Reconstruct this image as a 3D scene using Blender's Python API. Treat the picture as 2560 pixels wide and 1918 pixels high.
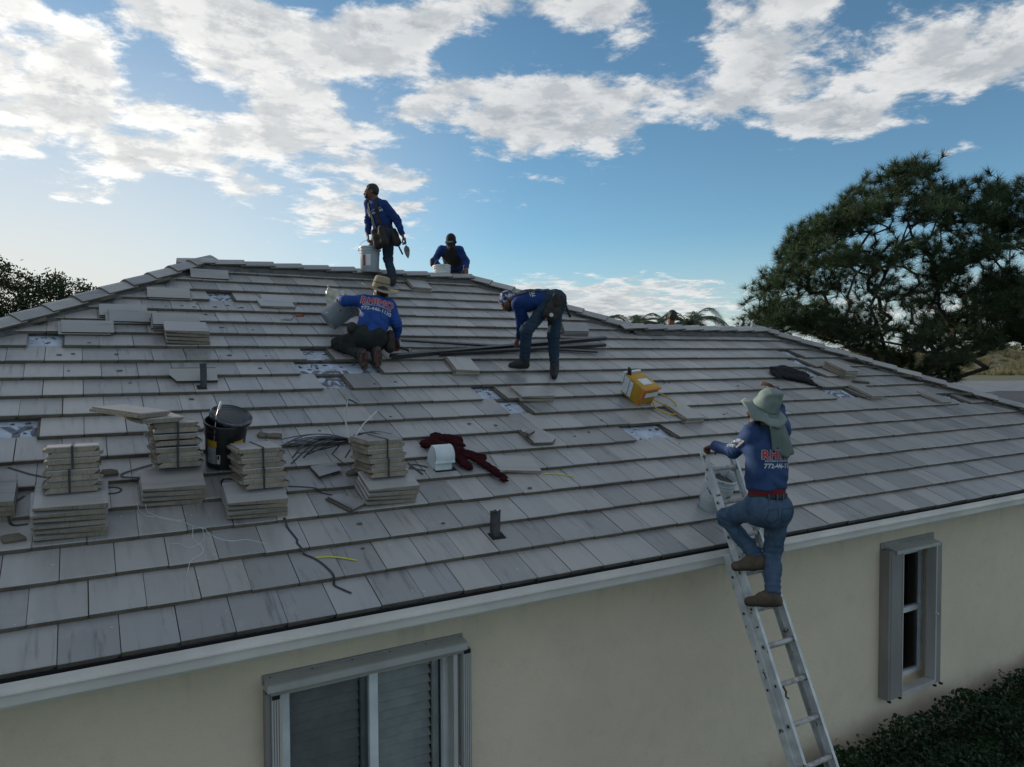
import bpy, bmesh, math, random
import numpy as np
from mathutils import Vector, Matrix, noise
from mathutils.bvhtree import BVHTree
random.seed(7); rng = np.random.default_rng(11)
for o in list(bpy.data.objects): bpy.data.objects.remove(o)
scene = bpy.context.scene
col = scene.collection
R_ = math.radians

# ------------------------------------------------------------------ camera
H0 = 3.0                       # height of the eave line above the ground
S = R_(24.94)                  # roof pitch
CS, SN = math.cos(S), math.sin(S)
cam = bpy.data.cameras.new('camera'); camo = bpy.data.objects.new('camera', cam); col.objects.link(camo)
cam.sensor_width = 36; cam.lens = 25.886; cam.clip_end = 6000; cam.clip_start = .05
yaw, pitch, roll = R_(30.2446), R_(1.9372), R_(-.2641)
f_ = Vector((math.sin(yaw)*math.cos(pitch), math.cos(yaw)*math.cos(pitch), -math.sin(pitch)))
r_ = Vector((math.cos(yaw), -math.sin(yaw), 0)); u_ = r_.cross(f_)
r2 = r_*math.cos(roll)+u_*math.sin(roll); u2 = -r_*math.sin(roll)+u_*math.cos(roll)
camo.matrix_world = Matrix.Translation((0, -4.6303, H0+1.6352)) @ Matrix((r2, u2, -f_)).transposed().to_4x4()
scene.camera = camo
scene.render.resolution_x = 1024; scene.render.resolution_y = 767

# ------------------------------------------------------------------ sky, sun, exposure
SUN_EL, SUN_AZ = R_(16), R_(-29)        # azimuth from +Y towards +X (minus: to the left)
sun_dir = Vector((math.sin(SUN_AZ)*math.cos(SUN_EL), math.cos(SUN_AZ)*math.cos(SUN_EL), math.sin(SUN_EL)))
sl = bpy.data.lights.new('sun', 'SUN'); so = bpy.data.objects.new('sun', sl); col.objects.link(so)
sl.energy = 2.4; sl.angle = R_(.6); sl.color = (1, .9, .76)
so.rotation_euler = sun_dir.to_track_quat('Z', 'Y').to_euler(); so.location = (0, 0, 30)
scene.view_settings.view_transform = 'Standard'; scene.view_settings.look = 'None'
scene.view_settings.exposure = 0.68; scene.view_settings.gamma = 1
world = bpy.data.worlds.new('World'); scene.world = world; world.use_nodes = True
wt = world.node_tree; wt.nodes.clear()
class NG:
    """small node-graph helper"""
    def __init__(s, t): s.t = t
    def n(s, kind, **kw):
        x = s.t.nodes.new(kind)
        for k, v in kw.items(): setattr(x, k, v)
        return x
    def put(s, sock, v):
        if hasattr(v, 'is_linked') or hasattr(v, 'links'): s.t.links.new(v, sock)
        elif v is not None: sock.default_value = v
    def m(s, op, a, b=None, c=None, clamp=False):
        x = s.n('ShaderNodeMath', operation=op, use_clamp=clamp); s.put(x.inputs[0], a)
        if b is not None: s.put(x.inputs[1], b)
        if c is not None: s.put(x.inputs[2], c)
        return x.outputs[0]
    def v(s, op, a, b=None):
        x = s.n('ShaderNodeVectorMath', operation=op); s.put(x.inputs[0], a)
        if b is not None: s.put(x.inputs[3 if op == 'SCALE' else 1], b)
        return x.outputs['Value'] if op in ('DOT_PRODUCT', 'LENGTH') else x.outputs[0]
    def xyz(s, a, b, c):
        x = s.n('ShaderNodeCombineXYZ')
        for i, q in enumerate((a, b, c)): s.put(x.inputs[i], q)
        return x.outputs[0]
    def sep(s, a):
        x = s.n('ShaderNodeSeparateXYZ'); s.put(x.inputs[0], a); return x.outputs
    def noise(s, vec, scale, detail=4, rough=.55, dist=0.):
        x = s.n('ShaderNodeTexNoise'); s.put(x.inputs['Vector'], vec); x.inputs['Scale'].default_value = scale
        x.inputs['Detail'].default_value = detail; x.inputs['Roughness'].default_value = rough
        x.inputs['Distortion'].default_value = dist; return x.outputs['Fac']
    def ramp(s, fac, a, b, lo=0., hi=1., smooth=True):
        x = s.n('ShaderNodeMapRange', interpolation_type='SMOOTHSTEP' if smooth else 'LINEAR'); s.put(x.inputs[0], fac)
        for i, q in enumerate((a, b, lo, hi)): s.put(x.inputs[1+i], q)
        return x.outputs[0]
    def mix(s, f, a, b, blend='MIX'):
        x = s.n('ShaderNodeMix', data_type='RGBA', blend_type=blend); s.put(x.inputs[0], f)
        s.put(x.inputs[6], a if not isinstance(a, tuple) else (*a[:3], 1)); s.put(x.inputs[7], b if not isinstance(b, tuple) else (*b[:3], 1))
        return x.outputs[2]
g = NG(wt)
D = g.n('ShaderNodeTexCoord').outputs['Generated']
sky = g.n('ShaderNodeTexSky'); sky.sky_type = 'NISHITA'; sky.sun_disc = False
sky.sun_elevation = SUN_EL; sky.sun_rotation = SUN_AZ; sky.altitude = 1500
sky.air_density = 1.0; sky.dust_density = .2; sky.ozone_density = 5.0
dx, dy, dz = g.sep(D)
az = g.m('ARCTAN2', dx, dy); el = g.m('ARCSINE', dz)
zz = g.m('ADD', g.m('MAXIMUM', dz, 0.0), .13)
pl = g.xyz(g.m('DIVIDE', dx, zz), g.m('DIVIDE', dy, zz), 0)     # the cloud layer as a flat sheet overhead
# cloud cover by compass bearing and height, read as a coarse weather map (rows: elevation, columns: bearing)
CM_EL = [29, 26.2, 24.3, 22.3, 20.2, 18.1, 15.9, 13.7, 11.5, 9.4, 7.2, 5.0, 3.1, 1.0]
CM_AZ = [-3.2, -.6, 2.1, 5.1, 8.2, 11.5, 15.0, 18.8, 22.6, 26.5, 30.5, 34.5, 38.4, 42.2, 45.9, 49.3, 52.6, 55.6, 58.5, 61.2]
CM = """.7 .8 .9 .9 .6 .3 .2 .2 .3 .5 .6 .7 .8 .7 .6 .8 .9 .8 .7 .8
.7 .8 1. .9 .2 .0 .0 .0 .0 .5 .7 .8 .9 .4 .4 .9 1. .8 .5 .9
.6 .5 1. 1. .9 .8 .2 .9 .9 .5 .3 .8 .9 .2 .7 1. 1. .4 .8 .9
.8 .2 .3 1. 1. 1. .9 1. .9 .1 .1 .1 .3 .4 .8 1. .8 .3 .5 .4
.6 .8 .5 .1 .8 .9 .8 .4 .4 .7 .7 .9 .7 .6 .6 .9 .4 .6 .8 1.
.9 .9 .8 .2 .2 .8 .9 .2 .7 .7 1. 1. .9 .6 .9 .9 .9 .9 .9 .9
.9 .9 .7 .6 .8 .8 .8 .7 .1 .0 .6 .6 .5 .0 .0 .2 .8 .9 .3 .2
.6 .3 .7 .8 .6 .5 .2 .6 .5 .0 .2 .3 .1 .0 .0 .0 .0 .0 .1 .1
.0 .6 .4 .1 .1 .5 .8 .6 .4 .1 .1 .0 .0 .0 .0 .0 .0 .0 .0 .0
.0 .0 .0 .0 .0 .0 .5 .6 .4 .0 .0 .0 .0 .0 .0 .0 .0 .0 .0 .1
.0 .0 .0 .0 .0 .0 .0 .1 .1 .0 .0 .0 .0 .0 .0 .0 .0 .0 .2 .2
.0 .0 .0 .1 .1 .0 .0 .0 .1 .3 .8 .9 .9 .8 .5 .1 .0 .1 .3 .3
.1 .1 .1 .2 .2 .1 .1 .2 .3 .5 .9 .9 .9 .7 .5 .3 .3 .4 .5 .4
.3 .3 .3 .3 .3 .3 .3 .3 .4 .5 .6 .6 .6 .5 .4 .4 .4 .4 .4 .4"""
Cm = np.array([[float(q) for q in l.split()] for l in CM.splitlines()])-.5
Cm[:8, :11] += .10
Uu, Ss, Vv = np.linalg.svd(Cm, full_matrices=False)
AZ0, AZ1, EL0, EL1 = R_(-12), R_(70), 0., R_(36)
def curves(fac, xs, x0, x1, comps):
    """three functions of one angle as the channels of a curve node (stored as (f+1)/2)"""
    c = g.n('ShaderNodeRGBCurve'); mp = c.mapping; mp.use_clip = False
    t = g.ramp(fac, x0, x1, 0., 1., smooth=False)
    for ch in range(3):
        cu = mp.curves[ch]; pts = [((math.radians(x)-x0)/(x1-x0), (f+1)/2) for x, f in zip(xs, comps[ch])]
        pts = [(0., .5+(pts[0][1]-.5)*.3)]+pts+[(1., .5+(pts[-1][1]-.5)*.3)]
        while len(cu.points) < len(pts): cu.points.new(.5, .5)
        for p, q in zip(cu.points, sorted(pts)): p.location = q
    mp.update(); cc = g.n('ShaderNodeCombineColor')
    for i in range(3): g.put(cc.inputs[i], t)
    wt.links.new(cc.outputs[0], c.inputs['Color'])
    return g.v('SUBTRACT', g.v('SCALE', c.outputs[0], 2.), (1, 1, 1))
bias = None
for b0 in (0, 3, 6):
    sc = [math.sqrt(Ss[i]) for i in range(b0, b0+3)]; ma = [max(abs(Vv[i]*math.sqrt(Ss[i]))) for i in range(b0, b0+3)]; me_ = [max(abs(Uu[:, i]*math.sqrt(Ss[i]))) for i in range(b0, b0+3)]
    ca = curves(az, CM_AZ, AZ0, AZ1, [Vv[i]*math.sqrt(Ss[i])/ma[i-b0] for i in range(b0, b0+3)])
    ce = curves(el, CM_EL[::-1], EL0, EL1, [(Uu[:, i]*math.sqrt(Ss[i])/me_[i-b0])[::-1] for i in range(b0, b0+3)])
    d3 = g.v('DOT_PRODUCT', g.v('MULTIPLY', ca, tuple(x*y for x, y in zip(ma, me_))), ce)
    bias = d3 if bias is None else g.m('ADD', bias, d3)
bias = g.m('MULTIPLY', bias, .40)
def clouds(off, det):
    return g.noise(g.v('ADD', g.v('MULTIPLY', pl, (1.0, 1.0, 1)), off), 5.0, det, .66, .15)
big = g.m('MULTIPLY', g.m('SUBTRACT', g.noise(pl, .5, 2, .5), .5), .16)
d0 = g.m('ADD', bias, big)
dens = g.m('ADD', clouds((0, 0, 0), 8), d0)
dens2 = g.m('ADD', clouds((-.035, .075, .02), 5), d0)        # towards the sun: how much cloud the light has to cross
cover = g.ramp(dens, .445, .64)
thick = g.ramp(dens, .55, .84)
shade = g.ramp(g.m('SUBTRACT', dens2, dens), -.11, .10)
sdot = g.v('DOT_PRODUCT', D, tuple(sun_dir))
near = g.ramp(sdot, .55, .98)                                # forward scattering: clouds near the sun are brighter
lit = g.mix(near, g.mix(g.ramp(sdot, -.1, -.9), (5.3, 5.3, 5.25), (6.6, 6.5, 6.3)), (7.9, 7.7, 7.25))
dark = g.mix(near, (2.35, 2.6, 2.85), (3.7, 3.8, 3.85))
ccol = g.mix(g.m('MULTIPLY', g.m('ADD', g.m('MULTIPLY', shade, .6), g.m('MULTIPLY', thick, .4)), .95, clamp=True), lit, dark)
fade = g.ramp(dz, .0, .05)
blue = g.v('MULTIPLY', sky.outputs[0], (1.12, 1.07, .83))
veil = g.m('MULTIPLY', g.m('MULTIPLY', g.ramp(sdot, .50, .93), g.ramp(dz, .50, .02)), .92)       # thin moist haze round the sun and along the horizon
blue = g.mix(veil, blue, (5.1, 4.85, 4.5)); blue = g.mix(g.ramp(dz, .17, .0, 0., .85), blue, g.mix(near, (3.1, 3.6, 3.8), (5.2, 5.0, 4.7)))
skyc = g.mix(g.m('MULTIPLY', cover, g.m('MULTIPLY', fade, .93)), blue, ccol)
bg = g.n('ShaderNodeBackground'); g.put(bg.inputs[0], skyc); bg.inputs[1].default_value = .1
world.cycles.sampling_method = 'MANUAL'; world.cycles.sample_map_resolution = 512
wo = g.n('ShaderNodeOutputWorld'); wt.links.new(bg.outputs[0], wo.inputs[0])
scene.cycles.use_denoising = True

# ------------------------------------------------------------------ helpers
ROOF = Matrix(((1, 0, 0, 0), (0, CS, -SN, 0), (0, SN, CS, H0), (0, 0, 0, 1)))   # roof frame: x along eave, y up the slope, z off it
def RP(x, v, h=0.): return ROOF @ Vector((x, v, h))
def tag(o, label=None, cat=None, group=None, kind=None):
    if label: o['label'] = label
    if cat: o['category'] = cat
    if group: o['group'] = group
    if kind: o['kind'] = kind
    return o
def thing(name, loc, label=None, cat=None, group=None):
    o = bpy.data.objects.new(name, None); col.objects.link(o); o.location = loc; o.empty_display_size = .2; WM[o.name] = Matrix.Translation(loc)
    return tag(o, label, cat, group)
WM = {}
def link(name, me, parent=None, mw=None):
    o = bpy.data.objects.new(name, me); col.objects.link(o)
    mw = mw if mw is not None else Matrix.Identity(4)
    o.matrix_basis = mw; WM[o.name] = mw
    if parent is not None: o.parent = parent; o.matrix_parent_inverse = WM[parent.name].inverted()
    return o
class MB:
    """collects faces; build() makes ONE mesh object in world space"""
    def __init__(s, T=None): s.v = []; s.f = []; s.mi = []; s.T = T; s.cur = 0
    def add(s, vs, fs, T=None):
        b = len(s.v); T = T if T is not None else s.T
        s.v += [tuple(T @ Vector(p)) if T is not None else tuple(p) for p in vs]
        s.f += [tuple(i+b for i in q) for q in fs]; s.mi += [s.cur]*len(fs); return s
    def box(s, a, b, T=None):
        x0, y0, z0 = a; x1, y1, z1 = b
        return s.add([(x0,y0,z0),(x1,y0,z0),(x1,y1,z0),(x0,y1,z0),(x0,y0,z1),(x1,y0,z1),(x1,y1,z1),(x0,y1,z1)],
                     [(0,3,2,1),(4,5,6,7),(0,1,5,4),(1,2,6,5),(2,3,7,6),(3,0,4,7)], T)
    def prism(s, prof, x0, x1, T=None, cap=True):
        """profile [(y,z)..] (closed) swept along x"""
        n = len(prof); vs = [(x0, y, z) for y, z in prof]+[(x1, y, z) for y, z in prof]
        fs = [(i, (i+1) % n, n+(i+1) % n, n+i) for i in range(n)]
        if cap: fs += [tuple(range(n-1, -1, -1)), tuple(range(n, 2*n))]
        return s.add(vs, fs, T)
    def tube(s, pts, r, n=8, T=None, cap=True):
        pts = [Vector(p) for p in pts]; rr = r if hasattr(r, '__len__') else [r]*len(pts)
        vs = []; fs = []; up = None
        for i, p in enumerate(pts):
            d = (pts[min(i+1, len(pts)-1)]-pts[max(i-1, 0)])
            d = d.normalized() if d.length > 1e-9 else Vector((0, 0, 1))
            if up is None: up = d.orthogonal().normalized()
            up = (up-d*up.dot(d)); up = up.normalized() if up.length > 1e-6 else d.orthogonal().normalized()
            sd = d.cross(up)
            vs += [tuple(p+(up*math.cos(6.28318*k/n)+sd*math.sin(6.28318*k/n))*rr[i]) for k in range(n)]
        for i in range(len(pts)-1):
            for k in range(n): fs.append((i*n+k, i*n+(k+1) % n, (i+1)*n+(k+1) % n, (i+1)*n+k))
        if cap: fs += [tuple(range(n-1, -1, -1)), tuple(range((len(pts)-1)*n, len(pts)*n))]
        return s.add(vs, fs, T)
    def strip(s, pts, w, t, up, T=None):
        """flat band of width w, thickness t following pts; up = list or single normal"""
        pts = [Vector(p) for p in pts]; vs = []; fs = []
        for i, p in enumerate(pts):
            d = (pts[min(i+1, len(pts)-1)]-pts[max(i-1, 0)]).normalized()
            n = Vector(up[i] if hasattr(up[0], '__len__') else up); sd = d.cross(n); sd = sd.normalized() if sd.length > 1e-6 else d.orthogonal().normalized()
            n = sd.cross(d).normalized()
            for a, b in ((-1, 0), (1, 0), (1, 1), (-1, 1)): vs.append(tuple(p+sd*a*w/2+n*b*t))
        for i in range(len(pts)-1):
            for k in range(4): fs.append((i*4+k, i*4+(k+1) % 4, (i+1)*4+(k+1) % 4, (i+1)*4+k))
        fs += [(3, 2, 1, 0), tuple((len(pts)-1)*4+k for k in range(4))]
        return s.add(vs, fs, T)
    def lathe(s, prof, n=24, T=None, close=False):
        """profile [(r,z)..] around local z"""
        vs = []; fs = []
        for r, z in prof: vs += [(r*math.cos(6.283185*k/n), r*math.sin(6.283185*k/n), z) for k in range(n)]
        for i in range(len(prof)-1):
            for k in range(n): fs.append((i*n+k, i*n+(k+1) % n, (i+1)*n+(k+1) % n, (i+1)*n+k))
        return s.add(vs, fs, T)
    def build(s, name, mats, parent=None, smooth=False, mw=None):
        me = bpy.data.meshes.new(name); me.from_pydata(s.v, [], s.f)
        for m in (mats if isinstance(mats, (list, tuple)) else [mats]): me.materials.append(m)
        if any(s.mi): me.polygons.foreach_set('material_index', s.mi)
        if smooth: me.shade_smooth() if smooth is True else me.shade_auto_smooth(angle=R_(smooth)) if hasattr(me, 'shade_auto_smooth') else me.shade_smooth()
        me.validate(); me.update()
        o = link(name, me, parent, mw)
        if smooth not in (True, False):
            me.shade_smooth(); me.set_sharp_from_angle(angle=R_(smooth))
        return o
def frame(loc, x=None, z=None, y=None):
    """matrix with given axes (z kept, x projected)"""
    if z is None: z = (0, 0, 1)
    z = Vector(z).normalized(); x = Vector(x if x is not None else (1, 0, 0)); x = (x-z*x.dot(z)).normalized(); yv = z.cross(x)
    return Matrix.Translation(loc) @ Matrix((x, yv, z)).transposed().to_4x4()
RU, RN = Vector((0, CS, SN)), Vector((0, -SN, CS))

# ------------------------------------------------------------------ materials
MATS = {}; ALB = 1.3
def M(name, c1, c2=None, rough=.8, scale=6., detail=5, lo=.35, hi=.65, bump=0., bscale=None, metal=0., spec=.5, stretch=None, speck=None, coords='Object', trans=0., sheen=0.):
    if name in MATS: return MATS[name]
    m = bpy.data.materials.new(name); m.use_nodes = True; t = m.node_tree; b = t.nodes['Principled BSDF']; q = NG(t)
    co = q.n('ShaderNodeTexCoord').outputs[coords]
    if stretch: co = q.v('MULTIPLY', co, stretch)
    if c2 is None: c2 = tuple(x*.82 for x in c1)
    c1 = tuple(min(.8, x*ALB) for x in c1); c2 = tuple(min(.8, x*ALB) for x in c2)
    n = q.noise(co, scale, detail, .6)
    colr = q.mix(q.ramp(n, lo, hi), c1, c2)
    if speck:
        sc, th, cc = speck
        colr = q.mix(q.ramp(q.noise(co, sc, 3, .6), th, th+.05), colr, cc)
    t.links.new(colr, b.inputs['Base Color']); b.inputs['Roughness'].default_value = rough; b.inputs['Metallic'].default_value = metal
    b.inputs['Specular IOR Level'].default_value = spec
    if bump:
        bn = q.n('ShaderNodeBump'); bn.inputs['Strength'].default_value = bump; bn.inputs['Distance'].default_value = .02
        t.links.new(q.noise(co, bscale or scale*4, 4, .6), bn.inputs['Height']); t.links.new(bn.outputs[0], b.inputs['Normal'])
    MATS[name] = m; return m
def tile_material(name, top, fresh_lit=1.):
    m = bpy.data.materials.new(name); m.use_nodes = True; t = m.node_tree; b = t.nodes['Principled BSDF']; q = NG(t)
    co = q.n('ShaderNodeTexCoord').outputs['Object']; x, y, z = q.sep(co)
    at = q.n('ShaderNodeAttribute', attribute_name='rnd').outputs['Fac']
    r = q.m('FRACT', q.m('ADD', at, q.n('ShaderNodeObjectInfo').outputs['Random']))
    r2 = q.m('FRACT', q.m('MULTIPLY', r, 7.31)); r3 = q.m('FRACT', q.m('MULTIPLY', r, 17.77))
    k = q.m('MULTIPLY', r, 61.)
    st = q.noise(q.xyz(q.m('ADD', q.m('MULTIPLY', x, 21.), k), q.m('MULTIPLY', y, 1.7), k), 1., 5, .62, .3)
    st2 = q.noise(q.xyz(q.m('ADD', q.m('MULTIPLY', x, 9.), k), q.m('MULTIPLY', y, 1.1), k), 1., 3, .5)
    blot = q.noise(q.xyz(x, y, k), 5., 4, .6)
    fine = q.noise(q.xyz(x, y, k), 160., 3, .7)
    if top:
        base = q.mix(r2, (.350, .348, .343), (.395, .374, .346))
        base = q.mix(q.ramp(r3, .2, .95, 0., 1.), base, (.262, .258, .253))
        base = q.mix(q.m('MULTIPLY', q.ramp(st2, .45, .72), .45), base, (.238, .240, .245))
        amt = q.m('MULTIPLY', q.ramp(r3, .15, .8, .25, 1.), q.ramp(st, .53, .71))
        base = q.mix(q.m('MULTIPLY', amt, .80), base, (.115, .117, .123))
        base = q.mix(q.m('MULTIPLY', q.ramp(blot, .55, .75), .28), base, (0.406, 0.392, 0.38))
        base = q.mix(q.m('MULTIPLY', q.ramp(fine, .60, .72), .25), base, (0.145, 0.145, 0.145))
        sp = q.noise(q.xyz(q.m('MULTIPLY', x, 1.), y, k), 26., 2, .5)
        base = q.mix(q.m('MULTIPLY', q.ramp(sp, .745, .77), .55), base, (0.725, 0.725, 0.711))
    else:
        base = q.mix(q.ramp(blot, .35, .7), tuple(v*fresh_lit for v in (.165, .142, .112)), tuple(v*fresh_lit for v in (.112, .096, .077)))
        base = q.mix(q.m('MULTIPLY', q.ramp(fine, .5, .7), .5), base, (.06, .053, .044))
    t.links.new(base, b.inputs['Base Color']); b.inputs['Roughness'].default_value = .36 if top else .95
    b.inputs['Specular IOR Level'].default_value = .62 if top else .2
    bn = q.n('ShaderNodeBump'); bn.inputs['Strength'].default_value = .25 if top else .6; bn.inputs['Distance'].default_value = .004
    t.links.new(q.m('ADD', fine, q.m('MULTIPLY', st, .6)) if top else fine, bn.inputs['Height']); t.links.new(bn.outputs[0], b.inputs['Normal'])
    MATS[name] = m; return m
TILE_TOP = tile_material('tile_top', True); TILE_EDGE = tile_material('tile_edge', False); TILE_EDGE_FRESH_LIT = tile_material('tile_edge_fresh_lit', False, 2.0)  # edge colours hold weathering and light: roof noses gap-shaded, loose edges fresher and skylit
# ------------------------------------------------------------------ house: walls, eave, roof
E_, W_, L_, T_ = .355, .3068, .425, .037
AL, AM, AR = -4.9, 11.9, 14.95              # hips: x = AL + y, x = AM - y, x = AR - y
YR, YL = 6.30, 4.45                         # main ridge, lower ridge (distance behind the eave)
TS = math.tan(S)
def stucco_material():
    m = bpy.data.materials.new('stucco'); m.use_nodes = True; t = m.node_tree; b = t.nodes['Principled BSDF']; q = NG(t)
    co = q.n('ShaderNodeTexCoord').outputs['Object']; x, y, z = q.sep(co)
    c = q.mix(q.ramp(q.noise(co, .9, 5, .6), .3, .7), (.745, .625, .475), (.675, .565, .43)); c = q.mix(q.m('MULTIPLY', q.ramp(q.noise(co, 6, 6, .65), .5, .8), .35), c, (.54, .455, .35))
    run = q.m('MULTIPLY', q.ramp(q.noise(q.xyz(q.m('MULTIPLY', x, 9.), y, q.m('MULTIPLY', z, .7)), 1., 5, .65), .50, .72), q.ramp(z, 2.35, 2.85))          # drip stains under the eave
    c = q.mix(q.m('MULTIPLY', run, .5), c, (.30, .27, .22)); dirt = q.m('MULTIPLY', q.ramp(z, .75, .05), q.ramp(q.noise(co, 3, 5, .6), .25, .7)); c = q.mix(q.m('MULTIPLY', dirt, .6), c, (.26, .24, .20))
    t.links.new(c, b.inputs['Base Color']); b.inputs['Roughness'].default_value = .95; b.inputs['Specular IOR Level'].default_value = .15
    bn = q.n('ShaderNodeBump'); bn.inputs['Strength'].default_value = .8; bn.inputs['Distance'].default_value = .006
    t.links.new(q.m('ADD', q.noise(co, 55, 4, .7), q.m('MULTIPLY', q.noise(co, 14, 4, .6, 1.), .9)), bn.inputs['Height']); t.links.new(bn.outputs[0], b.inputs['Normal']); return m
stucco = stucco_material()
gut_m = M('gutter_paint', (.52, .49, .455), (.44, .415, .39), rough=.5, scale=3, stretch=(.6, 1, 1), spec=.5)
black_m = M('dark_void', (.008, .008, .009), rough=.9)
soff_m = M('soffit', (.5, .48, .42), rough=.8)
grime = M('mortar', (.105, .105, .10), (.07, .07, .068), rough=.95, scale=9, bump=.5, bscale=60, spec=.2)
under = M('underlayment', (.40, .455, .53), (.27, .30, .35), rough=.6, scale=7, speck=(26, .64, (.035, .035, .037)), coords='Object')
house = thing('house', (5, 5, 0), 'cream stucco house under a grey tiled hip roof that is being repaired', 'house')
YW = .45                                    # front wall plane
# wall with two window openings
LW = (1.13, 2.42, .95, 2.345); RW = (8.20, 8.88, .66, 2.34)      # x0,x1,z0,z1
def wall_panel(x0, x1, y0, y1, holes, z1, name):
    mb = MB(); xs = sorted({x0, x1, *[h[0] for h in holes], *[h[1] for h in holes]}); zs = sorted({0, z1, *[h[2] for h in holes], *[h[3] for h in holes]})
    for i in range(len(xs)-1):
        for j in range(len(zs)-1):
            cx, cz = (xs[i]+xs[i+1])/2, (zs[j]+zs[j+1])/2
            if any(h[0] < cx < h[1] and h[2] < cz < h[3] for h in holes): continue
            mb.add([(xs[i], y0, zs[j]), (xs[i+1], y0, zs[j]), (xs[i+1], y0, zs[j+1]), (xs[i], y0, zs[j+1])], [(0, 1, 2, 3)])
    for h in holes:   # reveals
        a, b, c, d = h; q = .13
        mb.add([(a, y0, c), (b, y0, c), (b, y0, d), (a, y0, d), (a, y0+q, c), (b, y0+q, c), (b, y0+q, d), (a, y0+q, d)], [(0, 4, 5, 1), (1, 5, 6, 2), (2, 6, 7, 3), (3, 7, 4, 0)])
    return mb
stucco_t = stucco.node_tree
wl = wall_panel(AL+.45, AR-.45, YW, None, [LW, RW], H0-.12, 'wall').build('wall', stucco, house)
ws = MB(); ws.add([(AL+.45, YW, 0), (AL+.45, 12.1, 0), (AL+.45, 12.1, H0-.12), (AL+.45, YW, H0-.12)], [(3, 2, 1, 0)])
ws.add([(AR-.45, YW, 0), (AR-.45, 8.4, 0), (AR-.45, 8.4, H0-.12), (AR-.45, YW, H0-.12)], [(0, 1, 2, 3)])
ws.add([(AL+.45, 12.1, 0), (AM-.45, 12.1, 0), (AM-.45, 12.1, H0-.12), (AL+.45, 12.1, H0-.12)], [(0, 1, 2, 3)])
ws.add([(AM-.45, 8.4, 0), (AM-.45, 12.1, 0), (AM-.45, 12.1, H0-.12), (AM-.45, 8.4, H0-.12)], [(0, 1, 2, 3)])
ws.add([(AM-.45, 8.4, 0), (AR-.45, 8.4, 0), (AR-.45, 8.4, H0-.12), (AM-.45, 8.4, H0-.12)], [(3, 2, 1, 0)])
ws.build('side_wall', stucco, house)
# gutter, fascia, soffit
g1 = [(-.100, -.020), (-.104, -.060), (-.129, -.063), (-.130, -.073), (-.107, -.078), (-.104, -.140), (.018, -.140), (.018, -.055), (.014, -.055), (.014, -.100), (-.090, -.100), (-.094, -.020)]
mb = MB(); mb.prism([(y, z+H0) for y, z in g1], AL-.05, AR+.05); gutter = mb.build('gutter', gut_m, house)
mb = MB(); mb.box((AL, -.088, H0-.099), (AR, .013, H0-.094)); mb.box((AL, .0125, H0-.095), (AR, .016, H0-.045)); mb.build('gutter_shade_dirt', black_m, gutter)  # black lining: shade and dirt of the trough put into colour
MB().box((AL, -.088, H0-.0935), (AR, .012, H0-.072)).build('gutter_shade_fill', black_m, gutter)  # black slab painted in for the shade inside the gutter
MB().box((AL, .001, H0-.062), (AR, .012, H0-.036)).build('eave_gap_shade', black_m, house)  # black strip added as the shade in the gap below the eave tiles
mb = MB(); mb.box((AL, .019, H0-.20), (AR, .04, H0-.05)); mb.build('fascia', gut_m, house)
mb = MB(); mb.box((AL, .041, H0-.155), (AR, YW+.0, H0-.14)); mb.build('soffit', soff_m, house)

# roof deck (all planes of both hip roofs, closed shell) with underlayment; tiles, ridge tiles and mortar are its children
hd = -.073
def plane_pt(x, y, z): return (x, y, z)
zr, zl = H0+YR*TS, H0+YL*TS
off = hd/CS
mb = MB()
xl, xr = AL+YR, AM-YR; xe = AR-YL; xj = AM-YL
V = lambda x, y, z: (x, y, z+off)
# front plane (main + wing)
mb.add([V(AL, 0, H0), V(AR, 0, H0), V(xe, YL, zl), V(xj, YL, zl), V(xr, YR, zr), V(xl, YR, zr)], [(0, 1, 2, 3, 4, 5)])
mb.cur = 1
mb.add([V(AL, 0, H0), V(xl, YR, zr), V(AL, 2*YR, H0)], [(0, 1, 2)])                                   # left hip plane
mb.add([V(AL, 2*YR, H0), V(xl, YR, zr), V(xr, YR, zr), V(AM, 2*YR, H0)], [(0, 1, 2, 3)])              # back
mb.add([V(xr, YR, zr), V(xj, YL, zl), V(xj+0, 2*YL-YL, zl), V(AM, 2*YR, H0)], [(0, 1, 3)])            # right main hip plane
mb.add([V(AR, 0, H0), V(AR, 2*YL, H0), V(xe, YL, zl)], [(0, 1, 2)])                                   # wing end
mb.add([V(AR, 2*YL, H0), V(xj, 2*YL, H0), V(xj, YL, zl), V(xe, YL, zl)], [(0, 1, 2, 3)])              # wing back
roof = mb.build('roof', [under, TILE_TOP], house)

# one flat tile: x width, y up from the nose, z=0 top plane
def tile_data(w=W_, L=L_, seed=0):
    rr = random.Random(seed); x0, x1 = .003, w-.002; c = .030
    v = [(x0, .005, 0), (x1, .005, 0), (x1, L, 0), (x0, L, 0),
         (x0, 0, -.006), (x1, 0, -.006), (x1, .001, -T_*.42), (x1-c, .003, -T_), (x0, .003, -T_), (x1, L, -T_), (x0, L, -T_),
         (x0, .014, -.013), (x0-.021, .014, -.013), (x0-.021, L, -.013), (x0, L, -.013), (x0-.021, .014, -T_+.004), (x0-.021, L, -T_+.004), (x0, .014, -T_+.004)]
    f = [(0, 1, 2, 3), (0, 4, 5, 1), (4, 8, 7, 6, 5), (1, 5, 6, 9, 2), (6, 7, 9), (3, 10, 8, 4, 0), (2, 9, 10, 3), (7, 8, 10, 9), (12, 11, 14, 13), (12, 15, 17, 11), (12, 13, 16, 15)]
    mi = [0, 0, 1, 1, 1, 1, 1, 1, 1, 1, 1]
    return v, f, mi
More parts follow.
